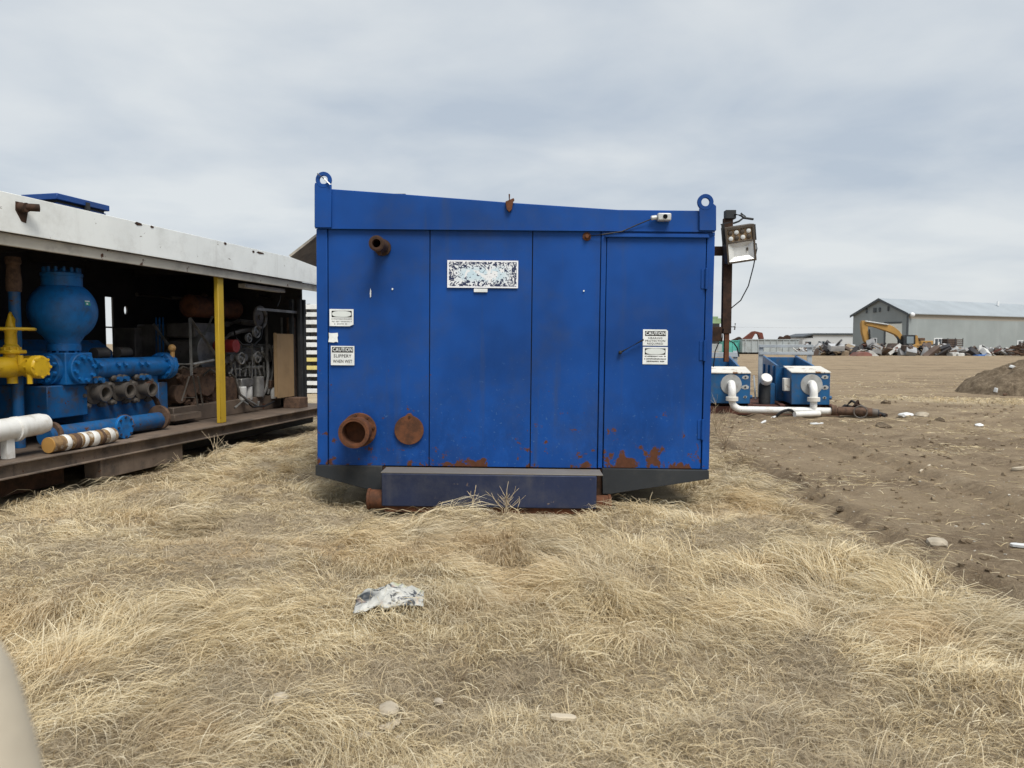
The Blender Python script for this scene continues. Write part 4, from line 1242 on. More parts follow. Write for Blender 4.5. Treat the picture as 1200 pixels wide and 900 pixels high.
ml = MB(); vs = []
for lat0, lon0, hw_, hh_ in ((0.055, 0.0, 0.095, 0.018), (-0.03, -0.03, 0.035, 0.03)):
    o_ = len(vs)
    for j in (-1, 1):
        for i in (-1, 1):
            lat = math.asin(max(-1, min(1, zl_ / rs))) + lat0 + j * hh_; lon = ang0 + lon0 + i * hw_; rr_ = rs * 1.010
            vs.append((rr_ * math.cos(lat) * math.cos(lon), rr_ * math.cos(lat) * math.sin(lon), zsph + rr_ * math.sin(lat)))
ml.add(vs, [(0, 1, 3, 2), (4, 5, 7, 6)]).build('label_print', M_STICK, dmp)['kind'] = 'stuff'
# discharge manifold running away along the pump
vm = VF + 0.16
um0 = qs(107, 430, vm)[0]; um1 = qs(197, 430, vm)[0]
zm = FS.hit(150, 430.5, vm)[1]
rm = 0.125
MB().cyl(lp_(um0 - 0.02, vm, zm), lp_(um1, vm, zm), rm, n=24).build('discharge_manifold', M_PBLUE, PU)
ef = MB().lathe([(rm * 1.42, 0), (rm * 1.42, 0.055), (rm * 1.30, 0.056), (rm * 1.30, 0.075), (rm * 1.42, 0.076), (rm * 1.42, 0.14)], lp_(um1 - 0.16, vm, zm), (1, 0, 0), 28)
efo = ef.build('end_flange', M_PBLUE, PU, bevel=0.003)
for k in range(10):
    t_ = 2 * math.pi * k / 10
    o3 = lp_(um1 - 0.16, vm, zm)
    place('bolt', MB().cyl((-0.03, 0, 0), (0.17, 0, 0), 0.017, n=6).mesh('bolt'), M_PBLUE, efo, loc=(o3[0], o3[1] + math.cos(t_) * rm * 1.2, o3[2] + math.sin(t_) * rm * 1.2))
# fluid end: three valve pots with stubs towards us, nuts above
zf0 = FS.hit(140, 491, VF + 0.12)[1]
fe0 = qs(97, 470, VF + 0.12)[0]; fe1 = qs(186, 470, VF + 0.12)[0]
a3, b3 = lp_(fe0, VF + 0.12, max(ZD + 0.02, zf0)), lp_(fe1, VF + 0.62, zm - rm * 0.55)
fend = MB().box(a3[0], b3[0], a3[1], b3[1], a3[2], b3[2]).build('fluid_end', M_PBLUE2, PU, bevel=0.01)
for k, (px_, py_) in enumerate(((123.3, 460.5), (152.2, 457.2), (178.0, 455.5))):
    uu, zz_ = qs(px_, py_, VF - 0.06)
    vf = VF + 0.12
    o3 = lp_(uu, vf, zz_)
    r_ = 0.088
    pot = MB().lathe([(r_ * 1.55, 0), (r_ * 1.55, 0.035), (r_ * 1.0, 0.045), (r_ * 0.95, 0.14), (r_ * 1.12, 0.145), (r_ * 1.12, 0.19), (r_ * 0.76, 0.192), (r_ * 0.72, 0.08)], o3, (0, -1, 0), 24, caps=True)
    po = pot.build('valve_stub', M_GRIME, PU, smooth=40)
    for (du, dz_, rb) in ((-.16, .07, .040), (-.10, .15, .042), (-.02, .165, .042), (.06, .155, .04), (-.19, -.02, .036), (.13, .10, .036), (-.13, -.14, .036), (.10, -.14, .036)):
        b4 = lp_(uu + du, vf, zz_ + dz_)
        place('nut', MB().lathe([(rb, 0), (rb, 0.05), (rb * .72, 0.062), (rb * .6, 0.09)], (0, 0, 0), (0, -1, 0), 8).mesh('nut'), M_GRIME, po, loc=b4)
    for dx_ in (-.075, .04):
        b4 = lp_(uu + dx_, vm - rm * 0.95, zm + 0.035)
        place('nut', MB().cyl((0, 0.02, -0.01), (0, -0.03, 0.02), 0.030, n=6).mesh('nut'), M_PBLUE, po, loc=b4)
        b4 = lp_(uu + dx_, vm - rm * 0.9, zm - 0.13)
        place('nut', MB().cyl((0, 0.03, 0), (0, -0.055, 0), 0.034, n=6).mesh('nut'), M_PBLUE2, po, loc=b4)
# hose of knuckles hanging off the last stub
kn = [(178, 463), (183, 469), (186, 476), (188, 484)]
MB().tube([lp_(qs(x_, y_, VF - .02)[0], VF - .02, qs(x_, y_, VF - .02)[1]) for x_, y_ in kn], 0.032, 8).build('drain_pipe', M_RUSTD, PU)
# body under the cross block, power end behind, gear case
a4 = lp_(FS.hit(60, 470, VF + 0.05)[0], VF + 0.05, max(ZD + 0.02, FS.hit(80, 489, VF + 0.05)[1])); b4 = lp_(fe0, VF + 0.75, zb)
MB().box(a4[0] - 0.05, b4[0] - 0.002, a4[1], b4[1], a4[2], b4[2] - 0.002).build('pedestal', M_PBLUE2, PU, bevel=0.01)
g0_ = qs(177, 470, VF + 0.1)[0]; g1_ = qs(199, 470, VF + 0.1)[0]
a5 = lp_(g0_, VF + 0.125, ZD + 0.002); b5 = lp_(g1_, 1.5, FS.hit(190, 448, VF + 0.1)[1])
MB().box(max(a5[0], b3[0] + 0.003), b5[0], a5[1], b5[1], a5[2], b5[2]).build('gear_case', M_PBLUE2, PU, bevel=0.012)
pe = MB().prism([(0, 0.02), (1.15, 0.02), (1.15, 0.55), (0.75, 1.02), (0.22, 1.15), (0, 1.0)], -0.1, 1.35)
pe.v = [(y + fe0 - cu - 0.1, x + VF + 0.78 - cv, z) for x, y, z in pe.v]
pe.build('power_end', M_PBLUE2, PU, bevel=0.015)
for px_, py_, r_ in ((117, 414, .07), (144, 413, .065)):
    uu, zz_ = qs(px_, py_, VF + .35)
    MB().cyl(lp_(uu - .10, VF + .35, zz_), lp_(uu + .1, VF + .35, zz_), r_, n=12).build('relief_valve', M_GRIME, PU)
# upright blue pipe behind the valve
pa = qs(16.5, 342, 0.75); pb = qs(20, 402, 0.75)
MB().cyl(lp_(pa[0], 0.75, ZD), lp_(pa[0], 0.75, pa[1]), 0.055, n=14).build('riser_pipe', M_PBLUE2, PU)
MB().lathe([(0.07, 0), (0.075, 0.1), (0.06, 0.28), (0.075, 0.30), (0.07, 0.36)], lp_(pa[0], 0.75, pa[1]), (0, 0, 1), 14).build('riser_cap', M_BROWN, PU)

# ---------------------------------------------------------------- yellow gate valve
uv, zv = FS.hitx(14, 428, u0 - 0.55)[0], 0
UV = u0 - 0.50
vvv, zvc = FS.hitx(14, 430, UV)
FV = Frame(FS.w(UV, vvv, ZD), R(77.7))
GV = thing('gate_valve', 'bright yellow gate valve with handwheel, bolted to the blue pump', 'valve', FV)
def qv(px, py):
    y_, z_ = FS.hitx(px, py, UV)
    return y_ - vvv, z_ - ZD
sv = FS.w(UV, vvv, 1).y / FOC
zb_ = zvc - ZD
bd = MB().lathe([(13 * sv, 0), (13 * sv, 0.05), (10 * sv, 0.06), (11.5 * sv, 0.14), (13 * sv, 0.26), (11.5 * sv, 0.38), (10 * sv, 0.44), (13 * sv, 0.45), (13 * sv, 0.50)], (0.22, 0, zb_), (-1, 0, 0), 20)
bo = bd.build('valve_body', M_VALVE, GV, smooth=40)
y0v, zz1 = qv(45, 434)
MB().lathe([(11.5 * sv, -0.02), (13.5 * sv, 0), (13.5 * sv, 0.07), (10.5 * sv, 0.08), (10.5 * sv, 0.22)], (0.05, y0v + 0.02, zb_), (0, 1, 0), 20).build('side_flange', M_VALVE, GV, bevel=0.003)
for (x_, y_) in ((26, 422), (40, 428), (37, 444)):
    yy, zz_ = qv(x_, y_)
    place('lug', MB().cyl((0, 0, -0.05), (0, 0, 0.05), 0.026, n=8).mesh('lug'), M_VALVE, bo, loc=(-0.02, yy, zz_))
_, zbn = qv(10, 409); _, zst = qv(10, 388)
bn = MB().lathe([(9.5 * sv, 0), (8.5 * sv, 0.06), (8.3 * sv, (zbn - zb_) - 0.0), (6.2 * sv, zbn - zb_ + 0.02), (6.5 * sv, (zbn - zb_) + 0.05), (6.0 * sv, zst - zb_ - 0.05), (6.6 * sv, zst - zb_ - 0.04), (6.6 * sv, zst - zb_)], (0, 0, zb_ + 0.03), (0, 0, 1), 18)
bn.build('bonnet', M_VALVE, GV, smooth=40)
hz_ = zst + 0.02
wh = MB(); pts = []
rw_ = 24 * sv
for k in range(25):
    t_ = 2 * math.pi * k / 24
    pts.append((math.cos(t_) * rw_, math.sin(t_) * rw_, hz_))
wh.tube(pts, 0.016, 8)
for k in range(4):
    t_ = math.pi * k / 2 + 0.4
    wh.tube([(0, 0, hz_ + 0.02), (math.cos(t_) * rw_, math.sin(t_) * rw_, hz_)], 0.012, 6)
wh.cyl((0, 0, hz_ - 0.03), (0, 0, hz_ + 0.05), 0.035, n=10)
wh.build('handwheel', M_VALVE, GV)
for k in range(8):
    t_ = 2 * math.pi * k / 8
    place('bolt', MB().cyl((0, 0, -0.03), (0, 0, 0.04), 0.016, n=6).mesh('bolt'), M_VALVE, bo, loc=(math.cos(t_) * 8.6 * sv, math.sin(t_) * 8.6 * sv, zbn - 0.02))
    place('bolt', MB().cyl((0, -0.025, 0), (0, 0.10, 0), 0.016, n=6).mesh('bolt'), M_VALVE, bo, loc=(0.05 + math.cos(t_) * 11.6 * sv, y0v + 0.02, zb_ + math.sin(t_) * 11.6 * sv))
    place('bolt', MB().cyl((-0.03, 0, 0), (0.09, 0, 0), 0.016, n=6).mesh('bolt'), M_VALVE, bo, loc=(-0.30, math.cos(t_) * 11.2 * sv, zb_ + math.sin(t_) * 11.2 * sv))
MB().box(-0.10, 0.10, -11 * sv, 11 * sv, zbn - 0.05, zbn - 0.01).build('bonnet_flange', M_VALVE, GV, bevel=0.01)
MB().tube([(0.0, -5 * sv, zst - 0.02), (0.0, -5.5 * sv, hz_ + 0.10), (0, -1 * sv, hz_ + 0.17), (0, 3 * sv, hz_ + 0.02)], 0.014, 8).build('stem_guard', M_VALVE, GV)
MB().cyl((0, 0, zb_ - 0.17), (0, 0, zb_), 0.05, n=12).build('foot', M_VALVE, GV)
_, ztp = qv(5, 369)
st_ = MB().lathe([(0.045, 0), (0.04, 0.05), (0.02, ztp - hz_ - 0.03), (0.012, ztp - hz_)], (0, 0, hz_ + 0.02), (0, 0, 1), 10)
st_.build('stem_cover', M_VALVE, GV)

# ---------------------------------------------------------------- pipes lying on the deck
WP = thing('white_pipe', 'white painted pipe end with a flange band on a short leg by the deck edge', 'pipe', Frame(FS.w(qs(20, 500, 0.22)[0], 0.22, ZD), R(77.7)))
uw = qs(20, 500, 0.22)[0]
def lw(u, v, z): return (u - uw, v - 0.22, z - ZD)
zw = qs(25, 502, 0.22)[1]; ue_ = qs(50, 499, 0.22)[0]; rw2 = 13.0 * FS.w(uw, .22, 0).y / FOC
MB().lathe([(rw2, 0), (rw2, ue_ - uw + 1.36), (rw2 * .86, ue_ - uw + 1.43), (rw2 * .4, ue_ - uw + 1.45)], lw(uw - 1.4, 0.22, zw - 0.03), (1, 0, 0.03), 24).build('pipe_run', M_WPIPE, WP, smooth=40)
ub_ = qs(17, 490, 0.22)[0]
MB().lathe([(rw2 * 1.14, 0), (rw2 * 1.14, 0.05)], lw(ub_ - 0.02, 0.22, zw), (1, 0, 0.03), 24).build('clamp_band', M_WPIPE, WP, bevel=0.003)
MB().box(*[c_ for c_ in (qs(5.5, 530, .2)[0] - uw, qs(15, 530, .2)[0] - uw)], -0.05, 0.03, 0.0, zw - ZD - rw2 * .8).build('leg', M_WPIPE, WP, bevel=0.003)
# suction manifold, brown, with flanges
um_a = qs(52, 508, 0.42)[0]; um_b = qs(190, 498, 0.42)[0]
SM = thing('suction_manifold', 'brown and blue flanged suction pipe lying below the blue pump', 'pipe', Frame(FS.w(um_a, 0.42, ZD), R(77.7)))
zc_ = 0.125
MB().cyl((0, 0, zc_), (um_b - um_a, 0, zc_), 0.10, n=20).build('pipe_run', M_PBLUE2, SM)
for fr, rr_ in ((0.04, .135), (0.62, .125), (0.96, .155)):
    uu = (um_b - um_a) * fr
    MB().lathe([(rr_, 0), (rr_, 0.045)], (uu, 0, rr_ + 0.002 if rr_ > zc_ else zc_), (1, 0, 0), 24).build('flange', M_BROWN, SM, bevel=0.003)
uu, zz_ = qs(145.5, 503.5, 0.20)
uu -= um_a
MB().cyl((uu, -0.02, zc_ + .01), (uu, -0.20, zc_ + .01), 0.085, n=18).build('branch', M_PBLUE2, SM)
bl = MB().lathe([(0.135, 0), (0.135, 0.035)], (uu, -0.205, 0.137), (0, -1, 0), 26).build('blind_flange', M_PBLUE, SM, bevel=0.003)
for k in range(8):
    t_ = 2 * math.pi * k / 8
    place('bolt', MB().cyl((0, 0, 0), (0, -0.016, 0), 0.014, n=6).mesh('bolt'), M_NAVY, bl, loc=(uu + math.cos(t_) * .112, -0.24, 0.137 + math.sin(t_) * .112))
# wrapped roll by the deck edge
ur0 = qs(57, 521, 0.09)[0]; ur1 = qs(132, 511, 0.09)[0]
RP = thing('wrapped_pipe', 'short tan pipe wrapped in peeling pale bands, lying on the deck edge', 'pipe', Frame(FS.w(ur0, 0.09, ZD), R(77.7)))
Lr = ur1 - ur0
MB().cyl((0, 0, 0.085), (Lr, 0, 0.085), 0.080, n=20).build('pipe_run', M_WRAP, RP)
for k in range(6):
    x_ = Lr * (0.20 + 0.135 * k) + random.uniform(-.02, .02)
    MB().lathe([(0.081, 0), (0.084, 0.008), (0.0845, 0.045 + 0.02 * (k % 2)), (0.081, 0.055 + 0.02 * (k % 2))], (x_, 0, 0.085), (1, random.uniform(-.12, .12), random.uniform(-.1, .1)), 20, caps=False).build('wrap_band', M_WPIPE if k % 3 != 1 else M_BROWN, RP)
MB().lathe([(0.0805, 0), (0.078, 0.012), (0.01, 0.016)], (0.002, 0, 0.085), (-1, 0, 0), 20).build('end_cap', plain('amber end cap', (0.40, 0.22, 0.06, 1), 0.7), RP)

# ---------------------------------------------------------------- drive train and diesel engine under the roof
VE = 0.75
ue0 = qs(205, 450, VE)[0]; ue1 = qs(340, 450, VE)[0]
FE = Frame(FS.w(ue0, VE, ZD), R(77.7))
EN = thing('diesel_engine', 'greasy dark diesel engine and drive train deep under the shelter roof', 'engine', FE)
def qe(px, py, v=0.0):
    x_, z_ = qs(px, py, VE + v)
    return x_ - ue0, z_ - ZD
def ebox(pxa, pya, pxb, pyb, v0, v1, nm, mat, bv=0.008):
    x0, z1 = qe(pxa, pya, v0); x1, z0 = qe(pxb, pyb, v0)
    return MB().box(min(x0, x1), max(x0, x1), v0, v1, max(0.0, min(z0, z1)), max(z0, z1)).build(nm, mat, EN, bevel=bv)
def ecyl(px, py, r, v0, v1, nm, mat, n=18):
    x_, z_ = qe(px, py, v0)
    return MB().lathe([(r, 0), (r, (v1 - v0) * .9), (r * .9, v1 - v0)], (x_, v0, z_), (0, 1, 0), n).build(nm, mat, EN, bevel=0.003)
ebox(203, 478, 330, 494, -0.1, 0.9, 'engine_bed', M_DECK)
ebox(214, 432, 262, 478, 0.05, 0.75, 'gearbox', M_BROWN, 0.02)
for k, (px_, py_, r_) in enumerate(((225, 452, .16), (243, 448, .20), (212, 462, .13))):
    ecyl(px_, py_, r_, -0.08, 0.05, 'gear_cover', M_BROWN)
gb = MB()
rr_ = random.Random(5)
for k in range(60):
    x_, z_ = qe(rr_.uniform(206, 262), rr_.uniform(434, 478), 0.04)
    gb.obox((x_, rr_.uniform(-.05, .06), max(.05, z_)), (rr_.uniform(.03, .10), .06, rr_.uniform(.03, .10)), (rr_.random(), rr_.random(), rr_.random()))
gb.build('fittings', M_BROWN, EN, bevel=0.004)['kind'] = 'stuff'
ebox(268, 424, 318, 472, 0.1, 0.8, 'block', M_ENG, 0.015)
ebox(266, 408, 322, 424, 0.05, 0.7, 'cylinder_head', M_ENG, 0.015)
for k in range(6):
    px_ = 272 + 8.4 * k
    ecyl(px_, 419, .055, -0.03, 0.05, 'exhaust_port', M_ENG2, 14)
    ebox(px_ - 3, 403, px_ + 3, 408.5, 0.1, 0.5, 'valve_cover', M_ENG, 0.01)
for px_, py_, r_, m_ in ((283, 420, .085, M_ENG2), (302, 418.5, .085, M_ENG2), (305, 372, .17, M_ENG), (301, 389, .09, M_ENG2), (292, 396, .07, M_ENG2)):
    x_, z_ = qe(px_, py_, -0.1)
    pts = [(x_ + math.cos(2 * math.pi * k / 20) * r_, -0.1, z_ + math.sin(2 * math.pi * k / 20) * r_) for k in range(21)]
    m = MB().tube(pts, r_ * 0.16, 8); m.lathe([(r_ * .9, 0), (r_ * .8, .02), (r_ * .3, .03), (r_ * .3, .06)], (x_, -0.06, z_), (0, -1, 0), 18)
    m.build('pulley', m_, EN)
ecyl(277, 405.5, .10, -0.2, 0.15, 'air_cleaner', M_RED)
def filt(px_, pya, pyb, r_, mat, nm, v_):
    x_, z0 = qe(px_, pyb, v_); _, z1 = qe(px_, pya, v_)
    MB().lathe([(r_ * .9, 0), (r_, .01), (r_, z1 - z0 - .012), (r_ * .85, z1 - z0)], (x_, v_, z0), (0, 0, 1), 16).build(nm, mat, EN)
filt(284.5, 453, 469, .062, M_WPIPE, 'oil_filter', -0.12); filt(291.5, 452.5, 468.5, .062, M_WPIPE, 'oil_filter', -0.05)
filt(303, 441, 465, .095, M_ENG2, 'oil_filter', -0.08)
filt(320.3, 454, 467, .05, M_WPIPE, 'fuel_filter', -0.12); filt(326, 454, 467, .05, M_WPIPE, 'fuel_filter', -0.06)
def hose(pl, r_, mat, v_, nm='hose'):
    MB().tube([(qe(x_, y_, v_)[0], v_, qe(x_, y_, v_)[1]) for x_, y_ in pl], r_, 7).build(nm, mat, EN)
hose([(274, 385), (276, 396), (284, 404), (297, 405), (306, 396), (308, 380)], .014, M_CABLE, -.12)
hose([(307, 412), (313, 422), (314, 440), (312, 455), (307, 466)], .022, M_ENG2, -.14)
hose([(316, 405), (320, 420), (319, 440), (314, 462)], .018, M_ENG2, -.10)
hose([(269, 437), (276, 443), (281, 462), (289, 468), (302, 476), (303, 470)], .020, M_ENG2, -.2)
hose([(295, 402), (296, 425), (295, 445)], .012, M_ENG2, -.13)
hose([(312, 366), (313, 420), (314, 460)], .024, M_ENG, -.08, 'upright')
hose([(275, 433), (290, 431), (306, 430)], .030, M_ENG2, -.04, 'fuel_rail')
# braces, guard rail, exhaust, shields
hose([(222.5, 373), (224.5, 440)], .020, M_ENG2, -.25, 'brace'); hose([(222.5, 373), (257, 422)], .022, M_ENG2, -.25, 'brace'); hose([(249, 371), (240, 392)], .016, M_ENG2, -.2, 'brace')
hose([(180, 380), (197, 404)], .020, M_ENG2, .2, 'brace'); hose([(204, 427), (226, 427), (250, 422)], .022, M_ENG2, -.22, 'brace')
hose([(213, 470), (222, 441)], .012, M_GRIME, -.3, 'brace'); hose([(226, 441), (232, 476)], .012, M_GRIME, -.3, 'brace'); hose([(232, 441), (238, 476)], .012, M_GRIME, -.3, 'brace'); hose([(214, 466), (228, 466)], .012, M_GRIME, -.3, 'brace')
x0, z0 = qe(219, 358, .35); x1, z1 = qe(276, 358, .35)
MB().lathe([(.10, 0), (.17, .05), (.17, x1 - x0 - .05), (.10, x1 - x0)], (x0, .35, z0), (1, 0, 0), 20).build('muffler', M_RUST, EN)
x_, z_ = qe(201.5, 408, -.2)
kb = MB().ball((x_, -.2, z_), .052, 14, 8); kb.cyl((x_, -.2, z_ - .14), (x_ + .01, -.2, z_ - .03), .03, n=10)
kb.build('lever_knob', plain('tan plastic knob', (0.42, 0.24, 0.08, 1), 0.5), EN)
x0, z1 = qe(324.5, 391, -.3); x1, z0 = qe(345, 464, -.3)
MB().box(x0, x1, -.3, -.28, z0, z1).build('plywood_shield', M_WOOD, EN)
ebox(323.5, 390, 325.2, 465, -.31, -.26, 'shield_edge', M_WOOD, 0.0)
ebox(343, 372, 348, 482, -.22, -.1, 'radiator_post', M_BROWN, 0.004)

# more of the machinery: manifolds, boxes, pumps, cables
rq = random.Random(77)
for k in range(9):
    hose([(270 + 5.6 * k, 424), (271 + 5.6 * k + rq.uniform(-2, 2), 432), (270 + 5.6 * k + rq.uniform(-2, 2), 441)], .016, M_ENG2, -.06, 'injector_line')
for k in range(6):
    x_, z_ = qe(273 + 8 * k, 437, 0.02)
    MB().lathe([(.05, 0), (.055, .02), (.045, .05), (.02, .06)], (x_, 0.08, z_), (0, -1, 0), 10).build('side_plug', M_ENG2, EN)
ebox(262, 442, 279, 470, -.05, .1, 'starter_motor', M_BROWN, .02); ebox(283, 444, 298, 452, -.12, .08, 'filter_head', M_ENG2, .01)
ebox(312, 438, 323, 470, .0, .5, 'front_housing', M_ENG, .015); ebox(317, 446, 329, 454, -.14, .0, 'filter_head', M_BROWN, .008)
ebox(228, 378, 262, 396, .3, .8, 'oil_cooler', M_ENG, .02); ebox(230, 398, 262, 430, .35, .9, 'flywheel_housing', M_ENG, .03)
ecyl(246, 412, .30, .2, .36, 'flywheel', M_ENG2, 28)
hose([(262, 398), (270, 392), (282, 388), (296, 386)], .035, M_ENG, .05, 'coolant_pipe'); hose([(266, 380), (280, 377), (300, 379)], .05, M_ENG, .25, 'intake_pipe')
hose([(236, 366), (236, 352), (240, 346)], .05, M_RUSTD, .3, 'exhaust_pipe')
hose([(302, 346), (318, 350), (338, 352), (352, 350)], .03, M_ENG, .3, 'roof_pipe'); hose([(160, 345), (200, 349), (240, 352)], .03, M_ENG, .9, 'roof_pipe')
hose([(330, 372), (331, 420), (332, 470)], .018, M_ENG2, -.05, 'upright'); hose([(339, 374), (340, 420), (340, 478)], .02, M_ENG, -.15, 'upright')
hose([(288, 470), (296, 477), (310, 476), (322, 470)], .016, M_CABLE, -.22); hose([(275, 478), (284, 470), (290, 474)], .02, M_ENG2, -.25)
hose([(206, 436), (214, 430), (224, 434), (232, 428)], .018, M_GRIME, -.15); hose([(238, 440), (246, 433), (254, 438)], .02, M_GRIME, -.12)
ebox(158, 384, 182, 430, 1.2, 1.6, 'control_cabinet', M_ENG, .01); ebox(186, 380, 200, 446, .9, 1.3, 'oil_tank', M_ENG, .02)
for k in range(3):
    hose([(183 + 4 * k, 372), (183.5 + 4 * k, 428)], .012, M_PBLUE2, .5, 'blue_line')
ebox(205, 494, 236, 482, -.25, -.1, 'foot_step', M_DECK, .004)
fit = MB()
for k in range(70):
    px_, py_ = rq.uniform(264, 324), rq.uniform(404, 472)
    x_, z_ = qe(px_, py_, .05)
    if rq.random() < .5:
        fit.obox((x_, rq.uniform(0, .09), max(.04, z_)), (rq.uniform(.03, .09), rq.uniform(.03, .08), rq.uniform(.03, .09)), (rq.random(), rq.random(), rq.random()))
    else:
        fit.cyl((x_, .09, max(.04, z_)), (x_ + rq.uniform(-.02, .02), rq.uniform(-.06, .03), max(.04, z_)), rq.uniform(.014, .035), n=8)
fit.build('small_fittings', M_ENG2, EN)['kind'] = 'stuff'

# ================================================================ slatted rack behind the shelter
FR = Frame(P(366, 470, 21.0) * Vector((1, 1, 0)), R(-4))
RK = thing('slatted_rack', 'tall rack of white and yellow slats behind the shelter, left of the container', 'rack', FR)
M_SLW = weathered('white slat paint', (0.74, 0.76, 0.76, 1), rough=0.5, dirt=0.3, dcol=(0.3, 0.29, 0.27, 1), rust=0.05, scale=2)
M_SLY = weathered('pale yellow slat paint', (0.70, 0.60, 0.22, 1), rough=0.5, dirt=0.3, rust=0.04, scale=2)
for k, (py_, h_) in enumerate(((359.5, 5.5), (368.5, 5), (377.5, 5), (387, 4.6), (396, 3.6), (404, 5.2), (413, 4.6), (421.5, 4.4), (431, 4.6), (440, 3.2), (449, 4.6), (458, 5), (466, 3.4))):
    z_ = FR.hit(366, py_)[1]; hh = h_ * 21 / FOC / 2
    MB().box(-0.9, 0.62, 0.0, 0.06, z_ - hh, z_ + hh).build('slat', M_SLY if k in (7, 8) else M_SLW, RK, bevel=0.004)
for x_ in (-0.85, -0.1, 0.55):
    MB().box(x_ - 0.04, x_ + 0.04, 0.061, 0.14, 0.0, FR.hit(366, 356)[1]).build('upright', M_BLACK, RK)
MB().box(-0.9, 0.62, 0.5, 0.53, 0.0, FR.hit(366, 356)[1] - 0.1).build('backing', M_DARKIN, RK)

# ================================================================ pump tanks on the dirt, right
M_TBLUE = weathered('tank blue paint', (0.008, 0.090, 0.230, 1), rough=0.42, vary=0.15, rust=0.08, rscale=7, dirt=0.6, dcol=(0.09, 0.09, 0.09, 1), scale=2.5, streak=.4)
M_LID = weathered('chalky lid paint', (0.66, 0.64, 0.58, 1), rough=0.6, vary=0.08, rust=0.24, rscale=2.2, dirt=0.35, dcol=(0.42, 0.34, 0.24, 1), rusta=(0.36, 0.20, 0.09, 1), scale=1.4)
M_RAIL = weathered('grey rail paint', (0.40, 0.44, 0.47, 1), rough=0.5, dirt=0.4, rust=0.03)
M_PLATE = weathered('scuffed pale flange', (0.38, 0.39, 0.38, 1), rough=0.5, dirt=0.6, dcol=(0.20, 0.16, 0.12, 1), scale=4)
M_SKR = rusty('red brown skid', (0.14, 0.055, 0.038, 1), (0.06, 0.035, 0.028, 1), 1.5)
def qp(px, py, v=0.0):
    return FP.hit(px, py, v)
gz = lambda p: float(ground_h(np.array(p.x), np.array(p.y)))
KD = thing('tank_skid', 'flat rusty red skid under the two blue pump tanks', 'skid', FP)
for y_ in (0.05, 0.75, 1.5, 2.2, 2.85):
    MB().box(-2.6, 0.55, y_, y_ + 0.12, -0.03, 0.14).build('cross_beam', M_SKR, KD, bevel=0.005)
for x_ in (-2.5, -1.25, -0.62, 0.35):
    MB().box(x_, x_ + 0.10, 0.0, 3.0, 0.141, 0.20).build('rail', M_SKR, KD, bevel=0.004)
MB().box(-1.15, -0.50, 0.1, 2.3, 0.145, 0.165).build('walkway_plate', M_SKR, KD)
ZT0 = 0.205
def tank(pxa, pxb, pyt, pyb, label):
    x0 = qp(pxa, 450)[0]; x1 = qp(pxb, 450)[0]; z1 = qp((pxa + pxb) / 2, pyt)[1]
    w_ = x1 - x0; h_ = z1 - ZT0
    T = thing('pump_tank', label, 'tank', Frame(FP.w(x0, 0.0, ZT0), R(-11.0)), 'blue pump tanks on the dirt')
    m = MB().prism([(0.02, 0.0), (0.95, 0.0), (0.95, h_ + 0.085), (0.02, h_ - 0.012)], 0.0, w_)
    m.v = [(y, x, z) for x, y, z in m.v]
    m.build('box', M_TBLUE, T, bevel=0.008)
    m = MB().prism([(0.0, h_ - 0.012), (0.97, h_ + 0.087), (0.97, h_ + 0.105), (0.0, h_ + 0.012)], -0.012, w_ + 0.012)
    m.v = [(y, x, z) for x, y, z in m.v]
    m.build('lid', M_LID, T, bevel=0.004)
    # open tray behind
    tl = 2.0; ya, yz = 0.98, 0.98 + 2.0
    def slant(x_0, x_1, nm):
        m = MB().prism([(ya, 0.0), (yz, 0.0), (yz, h_ + 0.30), (ya, h_ + 0.12)], x_0, x_1)
        m.v = [(y, x, z) for x, y, z in m.v]
        m.build(nm, M_TBLUE, T, bevel=0.006)
    slant(-0.16, -0.11, 'tray_side'); slant(w_ - 0.16, w_ - 0.11, 'tray_side')
    MB().box(-0.11, w_ - 0.16, yz - 0.05, yz, 0.0, h_ + 0.26).build('tray_end', M_TBLUE, T, bevel=0.004)
    MB().box(-0.11, w_ - 0.16, ya, ya + 0.05, 0.0, h_ + 0.06).build('tray_end', M_TBLUE, T, bevel=0.004)
    MB().box(-0.11, w_ - 0.16, ya + 0.05, yz - 0.05, 0.35, 0.38).build('tray_floor', M_BLACK, T)
    for k in range(3):
        MB().box(-0.20, -0.161, ya + 0.2 + k * .7, ya + 0.26 + k * .7, 0.0, h_ + 0.10).build('tray_rib', M_TBLUE, T, bevel=0.003)
    MB().cyl((-0.20, ya + .3, h_ * .35), (-0.20, ya + .9, h_ * .35), 0.10, n=12).build('motor', M_BLACK, T)
    # junction box on the left side, studs on the right
    jb = MB().box(-0.13, -0.002, 0.12, 0.34, h_ * 0.40, h_ * 0.80).build('junction_box', M_LID, T, bevel=0.012, seg=2)
    for zf, ww, hh2 in ((0.86, .075, .045), (0.54, .085, .05), (0.22, .04, .03)):
        xc_ = w_ - 0.10
        MB().prism([(xc_ - ww, h_ * zf - hh2 * .4), (xc_ - ww * .2, h_ * zf - hh2), (xc_ + ww * .7, h_ * zf - hh2 * .7), (xc_ + ww * .9, h_ * zf + hh2 * .2), (xc_ + ww * .3, h_ * zf + hh2), (xc_ - ww * .7, h_ * zf + hh2 * .6)], 0.014, 0.0185).build('paint_scar', M_PLATE, T)
        MB().lathe([(0.02, 0), (0.018, 0.012)], (xc_, 0.014, h_ * zf), (0, -1, 0), 8).build('bolt', M_BLACK, T)
    MB().cyl((w_ - 0.002, 0.1, 0.14), (w_ + 0.05, 0.1, 0.14), 0.04, n=10).build('drain_plug', M_TBLUE, T)
    return T, x0, w_, h_
T2, tx2, tw2, th2 = tank(927.8, 973.0, 436.5, 468.5, 'right blue pump tank with chalky lid, white elbow in its front')
